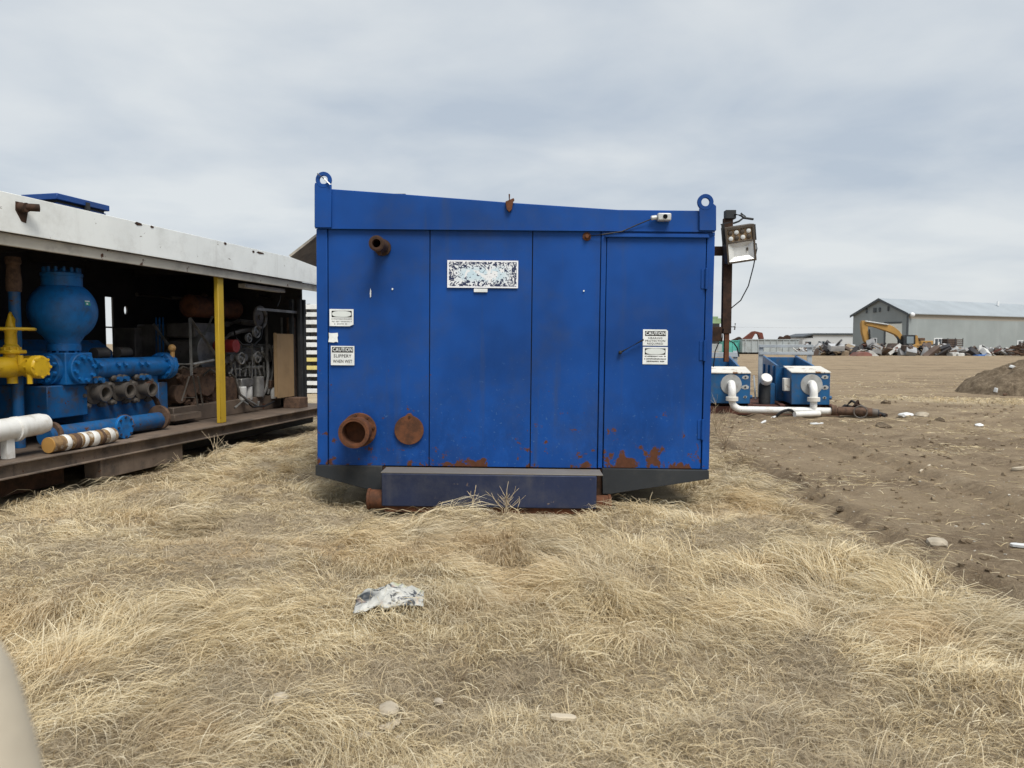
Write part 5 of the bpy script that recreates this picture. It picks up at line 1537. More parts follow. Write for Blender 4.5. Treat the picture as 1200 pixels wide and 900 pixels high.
T1, tx1, tw1, th1 = tank(832.5, 879.5, 437.0, 470.0, 'blue pump tank half hidden behind the container corner, chalky lid')
# filter with white cap beside the right tank
fx_, fz_ = qp(896.5, 434, 0.5)
FLT = thing('capped_filter', 'black filter canister with white cap left of the right pump tank', 'filter', Frame(FP.w(fx_, 0.5, 0.166), R(-11)))
MB().lathe([(0.11, 0), (0.12, 0.05), (0.12, 0.40), (0.10, 0.46)], (0, 0, 0), (0, 0, 1), 18).build('canister', M_BLACK, FLT)
m = MB().lathe([(0.125, 0), (0.125, 0.09), (0.11, 0.12), (0.04, 0.13)], (0.0, -0.06, 0.50), (0.15, -0.75, 0.65), 18)
m.build('cap', M_WPIPE, FLT)
m = MB().bar((-0.17, 0.1, 0.1), (-0.20, 0.2, 0.60), 0.03); m.build('strap', M_RAIL, FLT)
m = MB().obox((0.10, 0.12, 0.22), (0.22, 0.2, 0.44)); m.build('bracket', M_TBLUE, FLT)
# white pipework joining both tanks
PW = thing('white_pipework', 'white pipe with two elbows running along the front of the blue tanks', 'pipework', FP)
rp_ = 0.070
def elbow_up(tx, tw, th, name_tail):
    pxc = tx + tw * 0.52
    zc2 = ZT0 + th * 0.62
    MB().lathe([(0.215, 0), (0.21, 0.012)], (pxc, 0.016, zc2), (0, -1, 0), 24).build('wall_flange', M_PLATE, PW)
    pts = [(pxc, 0.0, zc2 + .02)] + [(pxc, -0.02 - 0.20 * math.sin(a_), zc2 - 0.20 * (1 - math.cos(a_)) + .02) for a_ in np.linspace(0.1, math.pi / 2, 8)] + [(pxc, -0.22, zc2 - 0.24)]
    MB().tube(pts, rp_ * 1.12, 16).build('elbow', M_WPIPE, PW)
    MB().lathe([(rp_ * 1.75, 0), (rp_ * 1.75, 0.035), (rp_ * 1.75, 0.05), (rp_ * 1.75, 0.085)], (pxc, -0.22, zc2 - 0.325), (0, 0, 1), 18).build('pipe_flange', M_LID, PW, bevel=0.006)
    return pxc, zc2 - 0.32
xa_, za_ = elbow_up(tx1, tw1, th1, 0); xb_, zb2_ = elbow_up(tx2, tw2, th2, 1)
zh_ = 0.10
pts = [(xa_, -0.22, za_), (xa_, -0.22, zh_ + 0.22)] + [(xa_ + 0.20 - 0.20 * math.cos(a_), -0.22, zh_ + 0.20 - 0.20 * math.sin(a_)) for a_ in np.linspace(0.15, math.pi / 2, 8)] + [(xb_ + 0.36, -0.22, zh_)]
MB().tube(pts, rp_, 16).build('long_pipe', M_WPIPE, PW)
MB().cyl((xb_, -0.22, zh_ + rp_ * 0.6), (xb_, -0.22, zb2_), rp_ * 1.0, n=16).build('riser', M_WPIPE, PW)
MB().lathe([(rp_ * 1.5, 0), (rp_ * 1.5, 0.04), (rp_ * 1.5, 0.055), (rp_ * 1.5, 0.10)], (xb_ + 0.33, -0.22, zh_ + 0.02), (1, 0, 0), 18).build('end_flange', M_BROWN, PW, bevel=0.005)
# rusty valve lying at the end
xv = xb_ + 0.46
VV = thing('rusty_valve', 'rusty brown valve and pipe end lying at the right end of the white pipe', 'valve', Frame(FP.w(xv, -0.22, 0), R(-20)))
MB().cyl((0, 0, 0.11), (0.62, -0.02, 0.10), 0.085, n=16).build('pipe_run', M_BROWN, VV)
MB().pipe((0.62, -0.02, 0.10), (0.72, -0.03, 0.09), 0.078, 0.06, 16).build('pipe_mouth', M_GRIME, VV)
MB().lathe([(0.07, 0), (0.07, 0.03)], (0.715, -0.03, 0.09), (1, -0.05, 0), 16).build('plug', M_BLACK, VV)
m = MB().tube([(0.40 + 0.12 * math.cos(t_), -0.14, 0.11 + 0.12 * math.sin(t_)) for t_ in np.linspace(0, 2 * math.pi, 21)], 0.014, 6)
m.build('handwheel', M_GRIME, VV)
for k, (x_, y_, z_, l_) in enumerate(((0.12, 0.15, 0.12, .36), (0.30, 0.25, 0.15, .3), (0.2, 0.35, 0.1, .4))):
    MB().cyl((x_, y_, z_), (x_ + l_, y_ - 0.05, z_ - 0.03), 0.05, n=10).build('fitting', M_RUSTD, VV)
for k in range(4):
    r5 = random.Random(k + 50)
    MB().tube([(r5.uniform(-.1, .2), r5.uniform(.1, .4), .06), (r5.uniform(.1, .5), r5.uniform(.1, .5), r5.uniform(.15, .3)), (r5.uniform(.3, .7), r5.uniform(0, .4), r5.uniform(.05, .2)), (r5.uniform(.5, .9), r5.uniform(-.1, .3), .04)], .03, 7).build('hose', M_CABLE if k % 2 else M_RUSTD, VV)
# black half pipe and white tube lying in front
g_ = G(919, 487)
BP = tag(MB().tube([(0.22 * math.cos(a_) * 1.0, 0, 0.20 * math.sin(a_)) for a_ in np.linspace(0, math.pi, 9)], 0.03, 6).build('rubber_hoop', M_CABLE), 'black curved strip of rubber in front of the white pipe', 'rubber')
BP.location = (g_.x, g_.y, gz(g_) - 0.02); BP.rotation_euler = (R(35), 0, R(20))
g0 = G(931, 489); g1 = G(960, 488)
WT = tag(MB().cyl((0, 0, 0), (g1 - g0).to_tuple(), 0.055, n=14).build('white_tube', M_WPIPE), 'short white tube lying on the dirt below the white pipework', 'tube')
WT.location = (g0.x, g0.y, gz(g0) + 0.05)
# guard rails behind the tanks
def rail_frame(pxs, py_top, py_base, rails, v, label):
    x0 = qp(pxs[0], 420, v)[0]
    RF = thing('guard_rail', label, 'guard rail', Frame(FP.w(x0, v, 0), R(-11)), 'grey guard rails behind the tanks')
    xs_ = [qp(p_, 420, v)[0] - x0 for p_ in pxs]
    zt2 = qp(pxs[0], py_top, v)[1]
    for x_ in xs_:
        MB().box(x_ - 0.055, x_ + 0.055, -0.04, 0.04, 0.0, zt2).build('post', M_RAIL, RF, bevel=0.006)
    for py_, h_ in rails:
        z_ = qp(pxs[0], py_, v)[1]
        MB().box(xs_[0] - 0.05, xs_[-1] + 0.08, -0.075, -0.041, z_ - h_, z_ + h_).build('rail', M_RAIL, RF, bevel=0.005)
rail_frame((891.5, 948.5), 404, 430, ((405.5, .035), (414.0, .035)), 3.35, 'grey two-bar guard rail behind the right pump tank')
rail_frame((826, 861.5), 411, 430, ((415.5, .06),), 3.35, 'grey guard rail behind the left pump tank, beside the mast')

# ================================================================ far side of the yard
# grey warehouse
M_SIDING = None
def siding(name, col, per=2.2):
    t = NT(name)
    w = t.n('ShaderNodeTexWave', wave_type='BANDS', bands_direction='X')
    w.inputs['Scale'].default_value = per; w.inputs['Distortion'].default_value = 0
    t.l(t.co(), w.inputs['Vector'])
    c = t.mix(t.step(t.noise(0.25, 4), 0.3, 0.7), tuple([x * .92 for x in col[:3]] + [1]), tuple([x * 1.07 for x in col[:3]] + [1]))
    c = t.mix(t.math('MULTIPLY', t.step(t.noise(0.8, 4, 0.6, vscale=(1, 1, .1)), .5, .8), .15), c, (0.5, 0.52, 0.52, 1))
    t.set('Base Color', c); t.set('Roughness', 0.5); t.bump(w.outputs['Fac'], 0.4, 0.03)
    return t.m
M_SIDE = siding('grey green steel siding', (0.285, 0.320, 0.320, 1))
M_GAB = siding('grey gable siding', (0.225, 0.255, 0.265, 1))
M_ROOFM = siding('pale steel roof', (0.31, 0.345, 0.37, 1), 1.0)
M_TRIM = plain('dark trim', (0.06, 0.07, 0.08, 1), 0.5)
M_TAN = plain('tan soffit', (0.36, 0.33, 0.28, 1), 0.7)
M_WWHITE = plain('white window frame', (0.75, 0.77, 0.78, 1), 0.5)
M_PANE = plain('dark window pane', (0.03, 0.04, 0.05, 1), 0.08, spec=0.6)
M_GDOOR = plain('white roller door', (0.66, 0.68, 0.64, 1), 0.5)
YW = 110.0; AW = 27.0
FW = Frame(P(1063.5, 414, YW) * Vector((1, 1, 0)), R(AW))
WH = thing('warehouse', 'large grey steel warehouse with pale roof and white roller door at far right', 'building', FW)
def qw(px, py): return FW.hit(px, py, 0.0)          # long wall
def qg(px, py): return FW.hitx(px, py, 0.0)         # gable wall
ze = qw(1063.5, 367.5)[1]; LW = 60.0
WG = qg(1000.5, 390)[0]
zr_ = FW.hitx(1031, 350.5, 0.0)[1]
MB().box(0.0, LW, 0.0, 0.2, -0.3, ze - 0.75).build('long_wall', M_SIDE, WH)
MB().box(0.0, LW, 0.003, 0.21, ze - 0.75, ze - 0.05).build('eave_band', M_TAN, WH)
MB().box(0.21, LW, WG - 0.2, WG, -0.3, ze).build('rear_wall', M_SIDE, WH)
m = MB().prism([(0.0, -0.3), (WG, -0.3), (WG, ze), (WG / 2, zr_ - 0.05), (0.0, ze)], 0.0, 0.2)
m.v = [(-0.005 - y, x, z) for x, y, z in m.v]
m.build('gable_wall', M_GAB, WH)
for a0, a1 in (((-0.35, ze - 0.08), (WG / 2, zr_)), ((WG / 2, zr_), (WG + 0.35, ze - 0.08))):
    m = MB().prism([a0, a1, (a1[0], a1[1] + 0.12), (a0[0], a0[1] + 0.12)], 0, 1)
    m.v = [(-0.55 + y * (LW + 0.8), x, z) for x, y, z in m.v]
    ro = m.build('roof_slope', M_ROOFM, WH)
    m = MB().prism([(a0[0], a0[1] - 0.25), (a1[0], a1[1] - 0.25), (a1[0], a1[1] + 0.13), (a0[0], a0[1] + 0.13)], 0, 1)
    m.v = [(-0.62 + y * 0.068, x, z) for x, y, z in m.v]
    m.build('barge_board', M_TRIM, ro)
MB().box(-0.26, 0.0, -0.06, 0.12, -0.3, ze - 0.1).build('corner_trim', M_TRIM, WH)
def win_long(pa, ya, pb, yb):
    x0, z1 = qw(pa, ya); x1, z0 = qw(pb, yb)
    o = MB().box(x0, x1, -0.06, 0.02, z0, z1).build('window', M_WWHITE, WH)
    w_ = x1 - x0
    for k in range(2):
        MB().box(x0 + w_ * (.10 + .43 * k), x0 + w_ * (.46 + .43 * k), -0.075, -0.0605, z0 + .12, z1 - .12).build('pane', M_PANE, o)
win_long(1094.5, 396.2, 1103.6, 406); win_long(1192, 399, 1202, 408)
def gable_box(pa, ya, pb, yb, nm, mat, d=0.06):
    y0, z1 = qg(pa, ya); y1, z0 = qg(pb, yb)
    o = MB().box(-0.205 - d, -0.2055, min(y0, y1), max(y0, y1), max(z0, -0.2), z1).build(nm, mat, WH)
    return o, min(y0, y1), max(y0, y1), max(z0, -.2), z1
o, y0, y1, z0, z1 = gable_box(1038.8, 379.3, 1057.3, 412, 'roller_door', M_GDOOR)
for k in range(7):
    z_ = z0 + (z1 - z0) * (k + .5) / 7
    MB().box(-0.28, -0.2655, y0 + .1, y1 - .1, z_ - (z1 - z0) * .062, z_ + (z1 - z0) * .062).build('panel', M_GDOOR, o)
gable_box(1037.6, 378, 1038.7, 412, 'door_jamb', M_TRIM, 0.1); gable_box(1037.6, 377.6, 1057.4, 379.1, 'door_lintel', M_TRIM, 0.1)
o, y0, y1, z0, z1 = gable_box(1023.8, 396, 1028.6, 405.5, 'window', M_WWHITE)
MB().box(-0.28, -0.2665, y0 + .12, y1 - .12, z0 + .12, z1 - .12).build('pane', M_PANE, o)
for pa, ya, pb, yb in ((1016.3, 361.5, 1017.5, 367), (1025, 361, 1028, 366), (1031.5, 360.5, 1033, 365.5), (1041.6, 359, 1043, 364.5)):
    gable_box(pa, ya, pb, yb, 'vent', M_TRIM, 0.15)
o, *_ = gable_box(1019.0, 396.5, 1022, 401, 'notice', M_WWHITE, 0.03)
x_, z_ = qw(1066.5, 369)
MB().ball((x_, -0.35, z_), 0.38, 12, 8).build('wall_lamp', M_WWHITE, WH)
x_, z_ = qw(1195, 356)
MB().cyl((x_, WG / 2 - 1.2, zr_ - 0.4), (x_, WG / 2 - 1.2, zr_ + 0.35), 0.2, n=8).build('roof_vent', M_WWHITE, WH)

# low white building left of it
FL = Frame(P(952.5, 410, 150.0) * Vector((1, 1, 0)), R(3))
LB = thing('low_building', 'low long pale building with dark roof edge left of the warehouse', 'building', FL)
M_PALEW = siding('pale grey siding', (0.50, 0.52, 0.53, 1), 1.5)
x1 = FL.hit(1003, 400)[0]; z1 = FL.hit(970, 392.5)[1]
MB().box(0, x1, 0, 8, -0.3, z1).build('wall', M_PALEW, LB)
yb_ = FL.hitx(940, 400, -0.01)[0] if FL.hitx(940, 400, -0.01)[0] > 0 else 8
m = MB().prism([(-2.4, z1 - 0.6), (0, z1 + .02), (x1 + .3, z1 + .02), (x1 + .3, z1 + .35), (0, z1 + .35), (-2.4, z1 - 0.3)], -0.3, 8.3); m.build('roof', M_TRIM, LB)
MB().box(-2.2, -0.003, 0.02, 7.9, -0.3, z1 - 0.62).build('lean_to', M_PALEW, LB)
MB().box(-1.7, -0.4, -0.03, 0.0195, 0.2, 1.9).build('opening', M_PANE, LB)
x0, z2 = FL.hit(959, 400); x2, z0 = FL.hit(966, 406)
MB().box(x0, x2, -0.06, -0.003, z0, z2).build('window', M_PANE, LB)

# roll-off bins
M_BIN = weathered('scuffed pale grey bin paint', (0.36, 0.40, 0.41, 1), rough=0.6, dirt=0.5, dcol=(0.16, 0.14, 0.12, 1), rust=0.10, rscale=2, streak=0.4, scale=0.5)
M_TEALB = weathered('teal bin paint', (0.10, 0.44, 0.38, 1), rough=0.55, dirt=0.3, rust=0.03, scale=0.5)
def bin_(px0, px1, py0, py1, Yb, mat, label, nrib):
    Fb = Frame(P(px0, py1, Yb) * Vector((1, 1, 0)), R(2))
    B = thing('scrap_bin', label, 'bin', Fb, 'scrap bins across the yard')
    L_ = Fb.hit(px1, 405)[0]; zt2 = Fb.hit(px0, py0)[1]
    for nm, b_ in (('side', (0, L_, 0, .08, .25, zt2)), ('side', (0, L_, 2.3, 2.38, .25, zt2)), ('end', (0, .08, .081, 2.299, .25, zt2)), ('end', (L_ - .08, L_, .081, 2.299, .25, zt2)), ('floor', (.08, L_ - .08, .081, 2.299, .25, .33))):
        MB().box(*b_).build(nm, mat, B)
    for k in range(nrib):
        x_ = L_ * (k + .5) / nrib
        MB().box(x_ - .06, x_ + .06, -.09, -.001, .26, zt2 - .12).build('rib', mat, B)
    MB().box(-.04, L_ + .04, -.11, -.002, zt2 - .10, zt2 + .02).build('top_rail', mat, B)
    for x_ in (L_ * .12, L_ * .85):
        MB().cyl((x_, .1, .14), (x_, .3, .14), .14, n=12).build('roller', M_BLACK, B)
    for y_ in (.5, 1.7):
        MB().box(.1, L_ - .1, y_, y_ + .15, -.02, .249).build('runner', M_BLACK, B)
    return B, Fb, L_, zt2
bin_(848.5, 869, 399.0, 412.5, 104.0, M_TEALB, 'teal open scrap bin just right of the light mast', 3)
b2, fb2, lb2, zb2 = bin_(869.8, 936, 397.6, 413.0, 103.0, M_BIN, 'long pale grey scrap bin heaped with rusty scrap', 9)
# rusty bent sheets sticking out of the bins
def far_piece(name, poly, Yp, thick, mat, label, cat, group=None, rx=0.0):
    pts = [P(x_, y_, Yp) for x_, y_ in poly]
    c_ = Vector((sum(p_.x for p_ in pts) / len(pts), Yp, min(p_.z for p_ in pts)))
    o = MB().prism([(p_.x - c_.x, p_.z - c_.z) for p_ in pts], -thick / 2, thick / 2).build(name, mat, bevel=0.03)
    o.location = c_; o.rotation_euler = (rx, 0, 0)
    return tag(o, label, cat, group)
M_SCRAP = rusty('red brown scrap', (0.20, 0.060, 0.040, 1), (0.09, 0.04, 0.03, 1), 0.6)
far_piece('scrap_sheet', [(868, 398.5), (881, 388.5), (884, 388.0), (893, 390), (895, 398.5), (889.5, 398), (887.5, 391.5), (884.5, 391), (880, 398.5)], 104.2, 0.5, M_SCRAP, 'bent red brown scrap sheet sticking up from the grey bin', 'scrap')
far_piece('scrap_heap', [(855, 399.5), (862, 396.5), (866, 394.5), (869, 397), (871, 399.5)], 105.2, 0.8, M_RUSTD, 'low dark scrap heap showing above the teal bin', 'scrap')
far_piece('scrap_heap', [(911, 399), (914, 394), (918, 395.4), (922, 392.4), (925, 394), (926, 399)], 104.2, 0.8, M_RUSTD, 'small dark scrap heap near the right end of the grey bin', 'scrap')
# green equipment behind the mast
FGE = Frame(P(836, 412, 60.0) * Vector((1, 1, 0)), 0)
GE = thing('green_machine', 'green topped machine glimpsed between the container and the mast', 'machine', FGE)
def qgq(x_, y_): return FGE.hit(x_, y_)
M_GREEN = weathered('dull green paint', (0.24, 0.36, 0.20, 1), rough=0.6, dirt=0.5)
def gbx(x0, y0, x1, y1, nm, m_, d0=0, d1=1.4):
    a_ = qgq(x0, y0); b_ = qgq(x1, y1)
    MB().box(a_[0], b_[0], d0, d1, max(0, b_[1]), a_[1]).build(nm, m_, GE)
gbx(815, 373, 845.5, 379, 'hood', M_GREEN); gbx(820, 379.2, 843, 403, 'cab', M_BLACK); gbx(812, 403.2, 846, 412, 'body', M_BIN); gbx(816, 370.8, 842, 372.8, 'roof', M_GREEN, .1, 1.2)

# ---------------------------------------------------------------- excavator
M_CAT = weathered('excavator yellow', (0.40, 0.225, 0.060, 1), rough=0.6, vary=0.1, dirt=0.35, dcol=(0.20, 0.13, 0.06, 1), rust=0.02, scale=0.6)
YE = 98.0
FX = Frame(P(1066, 413, YE) * Vector((1, 1, 0)), 0)
EX = thing('excavator', 'yellow excavator with raised bent arm standing in the scrap before the warehouse', 'excavator', FX)
def qx(x_, y_): return FX.hit(x_, y_)
def xpoly(pl, y0, y1, nm, m_, par=None, bv=0.04):
    return MB().prism([qx(*p_) for p_ in pl], y0, y1).build(nm, m_, par or EX, bevel=bv)
bm2 = xpoly([(1056.5, 393.5), (1052.5, 388), (1046, 382.8), (1039.5, 380), (1031, 378.6), (1014.5, 377.0), (1012.6, 378.6), (1013.5, 381.6), (1024, 383.4), (1033, 386.5), (1040.5, 389.0), (1048.5, 392.5), (1053, 397.5), (1056, 399)], -0.35, 0.35, 'boom', M_CAT)
xpoly([(1008.6, 379), (1010, 375.6), (1012.5, 375.8), (1016.2, 381), (1016.0, 386), (1018.0, 396), (1017.4, 401), (1014.8, 402.4), (1012, 399.5), (1009.5, 390)], -0.28, 0.28, 'stick', M_CAT)
def xcyl(a_, b_, r_, nm, m_, y_=-0.45):
    A = qx(*a_); B = qx(*b_)
    MB().cyl((A[0], y_, A[1]), (B[0], y_, B[1]), r_, n=10).build(nm, m_, EX)
xcyl((1012, 376.5), (1039, 380.6), 0.10, 'ram', M_LIGHTGREY, 0.0 - 0.46); xcyl((1049, 394.5), (1054, 405), 0.13, 'ram', M_BLACK); xcyl((1016.8, 386), (1017.8, 400), 0.10, 'ram', M_BLACK)
xpoly([(1008.5, 405), (1011, 404), (1014, 401.5), (1018, 402.5), (1019.6, 408), (1017, 411), (1012, 410.4), (1009.8, 408)], -0.6, 0.6, 'bucket', M_RUSTD)
cab = xpoly([(1054.2, 394), (1056, 392.6), (1069.5, 392.6), (1071, 395), (1071.4, 408.5), (1056, 409.5), (1054.2, 404)], -0.95, 0.6, 'cab', M_BLACK)
xpoly([(1058, 394.4), (1066, 394.4), (1066, 402.5), (1058, 402.8)], -0.985, -0.955, 'cab_glass', plain('cab window', (0.20, 0.24, 0.26, 1), 0.1, spec=0.6), cab, 0)
xpoly([(1068, 393.0), (1070.6, 393.4), (1072.2, 404), (1068, 405)], -0.99, -0.952, 'cab_pillar', M_CAT, cab, 0)
xpoly([(1058, 408.8), (1058.6, 406.5), (1069, 403), (1078, 403.4), (1079, 408), (1078, 411.2), (1059, 411.5)], -1.15, 1.4, 'house', M_CAT)
xpoly([(1079, 403.4), (1088.5, 404.2), (1089.2, 409.5), (1079.1, 411)], -1.1, 1.35, 'counterweight', M_CAT)
xpoly([(1054, 409.6), (1084, 409.6), (1086, 412), (1083, 413.6), (1055, 413.6), (1052, 412)], -1.35, -0.75, 'track', M_BLACK)
xpoly([(1054, 409.6), (1084, 409.6), (1086, 412), (1083, 413.6), (1055, 413.6), (1052, 412)], 0.85, 1.45, 'track', M_BLACK)
# dozer behind it
FD = Frame(P(1082, 413, 104.0) * Vector((1, 1, 0)), 0)
DZ = thing('yellow_loader', 'yellow loader parked half hidden behind the excavator', 'loader', FD)
def dbx(x0, y0, x1, y1, nm, m_, d0=-1, d1=1):
    a_ = FD.hit(x0, y0); b_ = FD.hit(x1, y1)
    MB().box(a_[0], b_[0], d0, d1, max(0, b_[1]), a_[1]).build(nm, m_, DZ, bevel=0.06)
dbx(1075, 399.4, 1089, 405, 'hood', M_CAT); dbx(1078, 405.2, 1090, 410, 'frame', M_BLACK); dbx(1074, 396, 1080.5, 399.3, 'canopy', M_BROWN, -.8, .8); dbx(1077, 401, 1079.5, 404, 'light', M_BLACK, -1.05, -1.001); dbx(1082, 401, 1086, 403.4, 'grille', M_BLACK, -1.05, -1.001)
for x_ in (1079, 1087.5):
    a_ = FD.hit(x_, 410.2)
    MB().cyl((a_[0], -1.2, 0.62), (a_[0], -0.75, 0.62), 0.62, n=18).build('wheel', M_BLACK, DZ, bevel=0.05)

# ---------------------------------------------------------------- scrap rows in front of the warehouse
M_MIX = []
for nm, c_ in (('scrap white', (0.50, 0.50, 0.48, 1)), ('scrap grey', (0.25, 0.25, 0.25, 1)), ('scrap brown', (0.10, 0.07, 0.055, 1)), ('scrap dark', (0.035, 0.035, 0.04, 1)), ('scrap red', (0.20, 0.085, 0.07, 1)), ('scrap steel', (0.36, 0.37, 0.38, 1)), ('scrap tan', (0.32, 0.25, 0.17, 1))):
    M_MIX.append(weathered(nm, c_, rough=0.7, vary=0.3, dirt=0.4, scale=0.5, bump=0))
rs_ = random.Random(21)
heap = [MB() for _ in M_MIX]
def hump(x_):
    return 0.35 + 0.9 * float(fbm(np.array(x_ * 0.33), np.array(2.0), 3, 13))
wts = [2.4, 3, 4.5, 4, .8, 3, 3]
for k in range(1150):
    px_ = rs_.uniform(934, 1203)
    Yk = rs_.uniform(90, 97) if rs_.random() < .8 else rs_.uniform(99, 103)
    x_ = (px_ - 600) / FOC * Yk
    hmax = hump(x_) * (1.45 if 960 < px_ < 1110 else 0.8)
    z_ = hmax * rs_.random() ** 1.3
    i_ = rs_.choices(range(len(M_MIX)), wts)[0]
    if rs_.random() < .4:
        sz = (rs_.uniform(.6, 2.4), rs_.uniform(.06, .2), rs_.uniform(.06, .25))
    elif rs_.random() < .5:
        sz = (rs_.uniform(.5, 1.5), rs_.uniform(.4, 1.0), rs_.uniform(.03, .07))
    else:
        sz = (rs_.uniform(.15, .5), rs_.uniform(.15, .5), rs_.uniform(.1, .4))
    heap[i_].obox((x_, Yk, z_), sz, (rs_.uniform(-.5, .5), rs_.uniform(-.7, .7), rs_.uniform(0, 3.1)))
for k in range(90):
    px_ = rs_.uniform(940, 1203); Yk = rs_.uniform(88, 95); x_ = (px_ - 600) / FOC * Yk
    i_ = rs_.choices(range(len(M_MIX)), [2.2, 3, 3, 4, .6, 3, 2])[0]
    heap[i_].obox((x_, Yk, rs_.uniform(.1, .9) * (1.3 if px_ < 1110 else .7)), (rs_.uniform(.7, 2.2), rs_.uniform(.3, 1.2), rs_.uniform(.15, .7)), (rs_.uniform(-.6, .6), rs_.uniform(-.8, .8), rs_.uniform(0, 3.1)))
hp_ = bpy.data.objects.new('scrap_heap', None)
names = ('white_scrap', 'grey_scrap', 'brown_scrap', 'dark_scrap', 'red_scrap', 'steel_scrap', 'tan_scrap')
COL.objects.link(hp_); hp_['kind'] = 'stuff'; hp_['label'] = 'long low heap of mixed scrap in front of the warehouse'; hp_['category'] = 'scrap'
for h_, m_, nm in zip(heap, M_MIX, names):
    h_.build(nm, m_, hp_, smooth=0)['kind'] = 'stuff'
def far_block(name, px0, py0, px1, py1, Yb, dpt, mat, label, cat, rz=0.0, bev=0.05):
    a_ = P(px0, py0, Yb); b_ = P(px1, py1, Yb)
    w_ = b_.x - a_.x; h_ = a_.z - max(b_.z, -0.05)
    o = MB().prism([(-w_ / 2, 0), (w_ / 2, 0), (w_ / 2 * .96, h_ * .9), (w_ / 2 * .7, h_), (-w_ / 2 * .8, h_ * .97), (-w_ / 2 * .97, h_ * .8)], -dpt / 2, dpt / 2).build(name, mat, bevel=bev)
    o.location = ((a_.x + b_.x) / 2, Yb, max(b_.z, -0.05)); o.rotation_euler = (0, 0, rz)
    return tag(o, label, cat)
far_block('white_crate', 1112, 412.8, 1121, 422, 88, 1.0, M_MIX[0], 'dented white appliance box lying left of its twin in the scrap row', 'box', .2)
far_block('white_crate', 1120.5, 413.8, 1128, 422, 87.6, .9, M_MIX[0], 'ribbed white appliance box standing right of its twin in the scrap row', 'box', -.1)
far_piece('blue_tarp', [(1142, 421), (1143.5, 416), (1152, 415.4), (1157, 417.5), (1156, 421)], 88, 1.2, plain('blue tarp', (0.045, 0.15, 0.42, 1), .5), 'blue wrapped bundle in the scrap row below the warehouse', 'tarp')
far_piece('white_sheet', [(1154, 422), (1157, 416), (1160, 415.6), (1158, 422)], 87, .8, M_MIX[0], 'white sheet leaning right of the blue bundle', 'sheet')
far_piece('red_heap', [(996, 419), (1003, 413), (1012, 412.2), (1018, 414.5), (1019, 419)], 88, 1.6, M_MIX[4], 'rusty red scrap mound left of the excavator bucket', 'scrap')
far_piece('white_sheet', [(1017, 418.6), (1017.6, 411), (1020, 410.6), (1029, 417), (1028, 418.8)], 87.5, .5, M_MIX[0], 'slanting white sheet right of the red scrap mound', 'sheet')
far_piece('steel_beam', [(1101, 405.5), (1103.2, 404.6), (1109.5, 414.5), (1107.8, 415.4)], 92, .3, M_MIX[0], 'long white beam leaning on the scrap below the warehouse window', 'beam')
far_piece('steel_beam', [(961.5, 400), (963, 400), (965.2, 412), (963.4, 412)], 93, .3, M_MIX[5], 'pale upright beam in the scrap left of the warehouse', 'beam')
# dark rack of pallets
FQ = Frame(P(1110, 414, 104) * Vector((1, 1, 0)), R(10))
PR = thing('pallet_rack', 'dark rack of stacked pallets standing against the warehouse wall', 'rack', FQ)
qz = lambda x_, y_: FQ.hit(x_, y_)
w_ = qz(1128, 405)[0]; zt2 = qz(1110, 397)[1]
for k in range(8):
    z_ = zt2 * k / 8
    MB().box(0.06, w_ - .06, 0.0, 1.0, z_ + .02, z_ + zt2 / 8 * .72).build('pallet', M_MIX[2], PR)
for x_ in (0, w_ / 2, w_):
    MB().box(x_ - .05, x_ + .05, -.06, -.002, 0, zt2 + .1).build('upright', M_MIX[3], PR)
MB().box(0, w_, 1.05, 1.1, 0, zt2).build('back', M_MIX[3], PR)
# heap of brown poles, far right
rs2 = random.Random(4)
POL = bpy.data.objects.new('pole_heap', None); COL.objects.link(POL)
tag(POL, 'heap of dark brown poles at the right edge before the warehouse', 'pole heap')
g_ = P(1196, 414, 84); POL.location = (g_.x, 84, 0)
for k in range(34):
    x_, z_ = rs2.uniform(-1.4, 2.2), rs2.random()
    z_ = z_ * 1.5 * max(.15, 1 - abs(x_ - .6) / 2.4)
    l_ = rs2.uniform(.9, 1.9); an = rs2.uniform(-.45, .25)
    MB().cyl((x_ - l_ / 2 * math.cos(an), rs2.uniform(-.6, .6), z_ - l_ / 2 * math.sin(an) + .25), (x_ + l_ / 2 * math.cos(an), rs2.uniform(-.6, .6), z_ + l_ / 2 * math.sin(an) + .25), rs2.uniform(.05, .1), n=7).build('pole', M_BROWN if k % 3 else M_RUSTD, POL)
# power line
PL = tag(MB().tube([P(700, 378, 300), P(850, 383.2, 300), P(925, 384.2, 300), P(1010, 384, 300), P(1150, 382, 300)], 0.035, 5).build('power_line', plain('wire grey', (0.35, 0.36, 0.38, 1), .6)), 'thin power line crossing the sky behind the low building', 'power line')

# ================================================================ small things near us
# crumpled bag in the grass
gb_ = G(458, 730)
nu, nv = 46, 30
uu, vv2 = np.meshgrid(np.linspace(-1, 1, nu), np.linspace(-1, 1, nv))
wx = uu * 0.172 + 0.02 * (fbm(uu * 2 + 5, vv2 * 2, 2, 3) - .4)
wy = vv2 * 0.10 * (0.55 + 0.95 * fbm(uu * 3.1 + 2, uu * 0 + np.sign(vv2) * 3, 3, 14)) + 0.03 * (fbm(uu * 2 + 1, vv2 * 2 + 8, 2, 4) - .4)
fold = np.abs(np.sin(5.0 * (uu * 0.9 - vv2 * 0.55) + 3.2 * fbm(uu * 1.7 + 3, vv2 * 1.7, 3, 6)))
hz2 = 0.020 + 0.085 * np.exp(-((uu - .15) / .62) ** 2) * (0.40 + 0.60 * (0.5 + 0.5 * vv2)) + 0.060 * (1 - fold) ** 1.5 * (1 - 0.4 * np.abs(uu)) + 0.03 * (fbm(uu * 5, vv2 * 5, 3, 9) - .4)
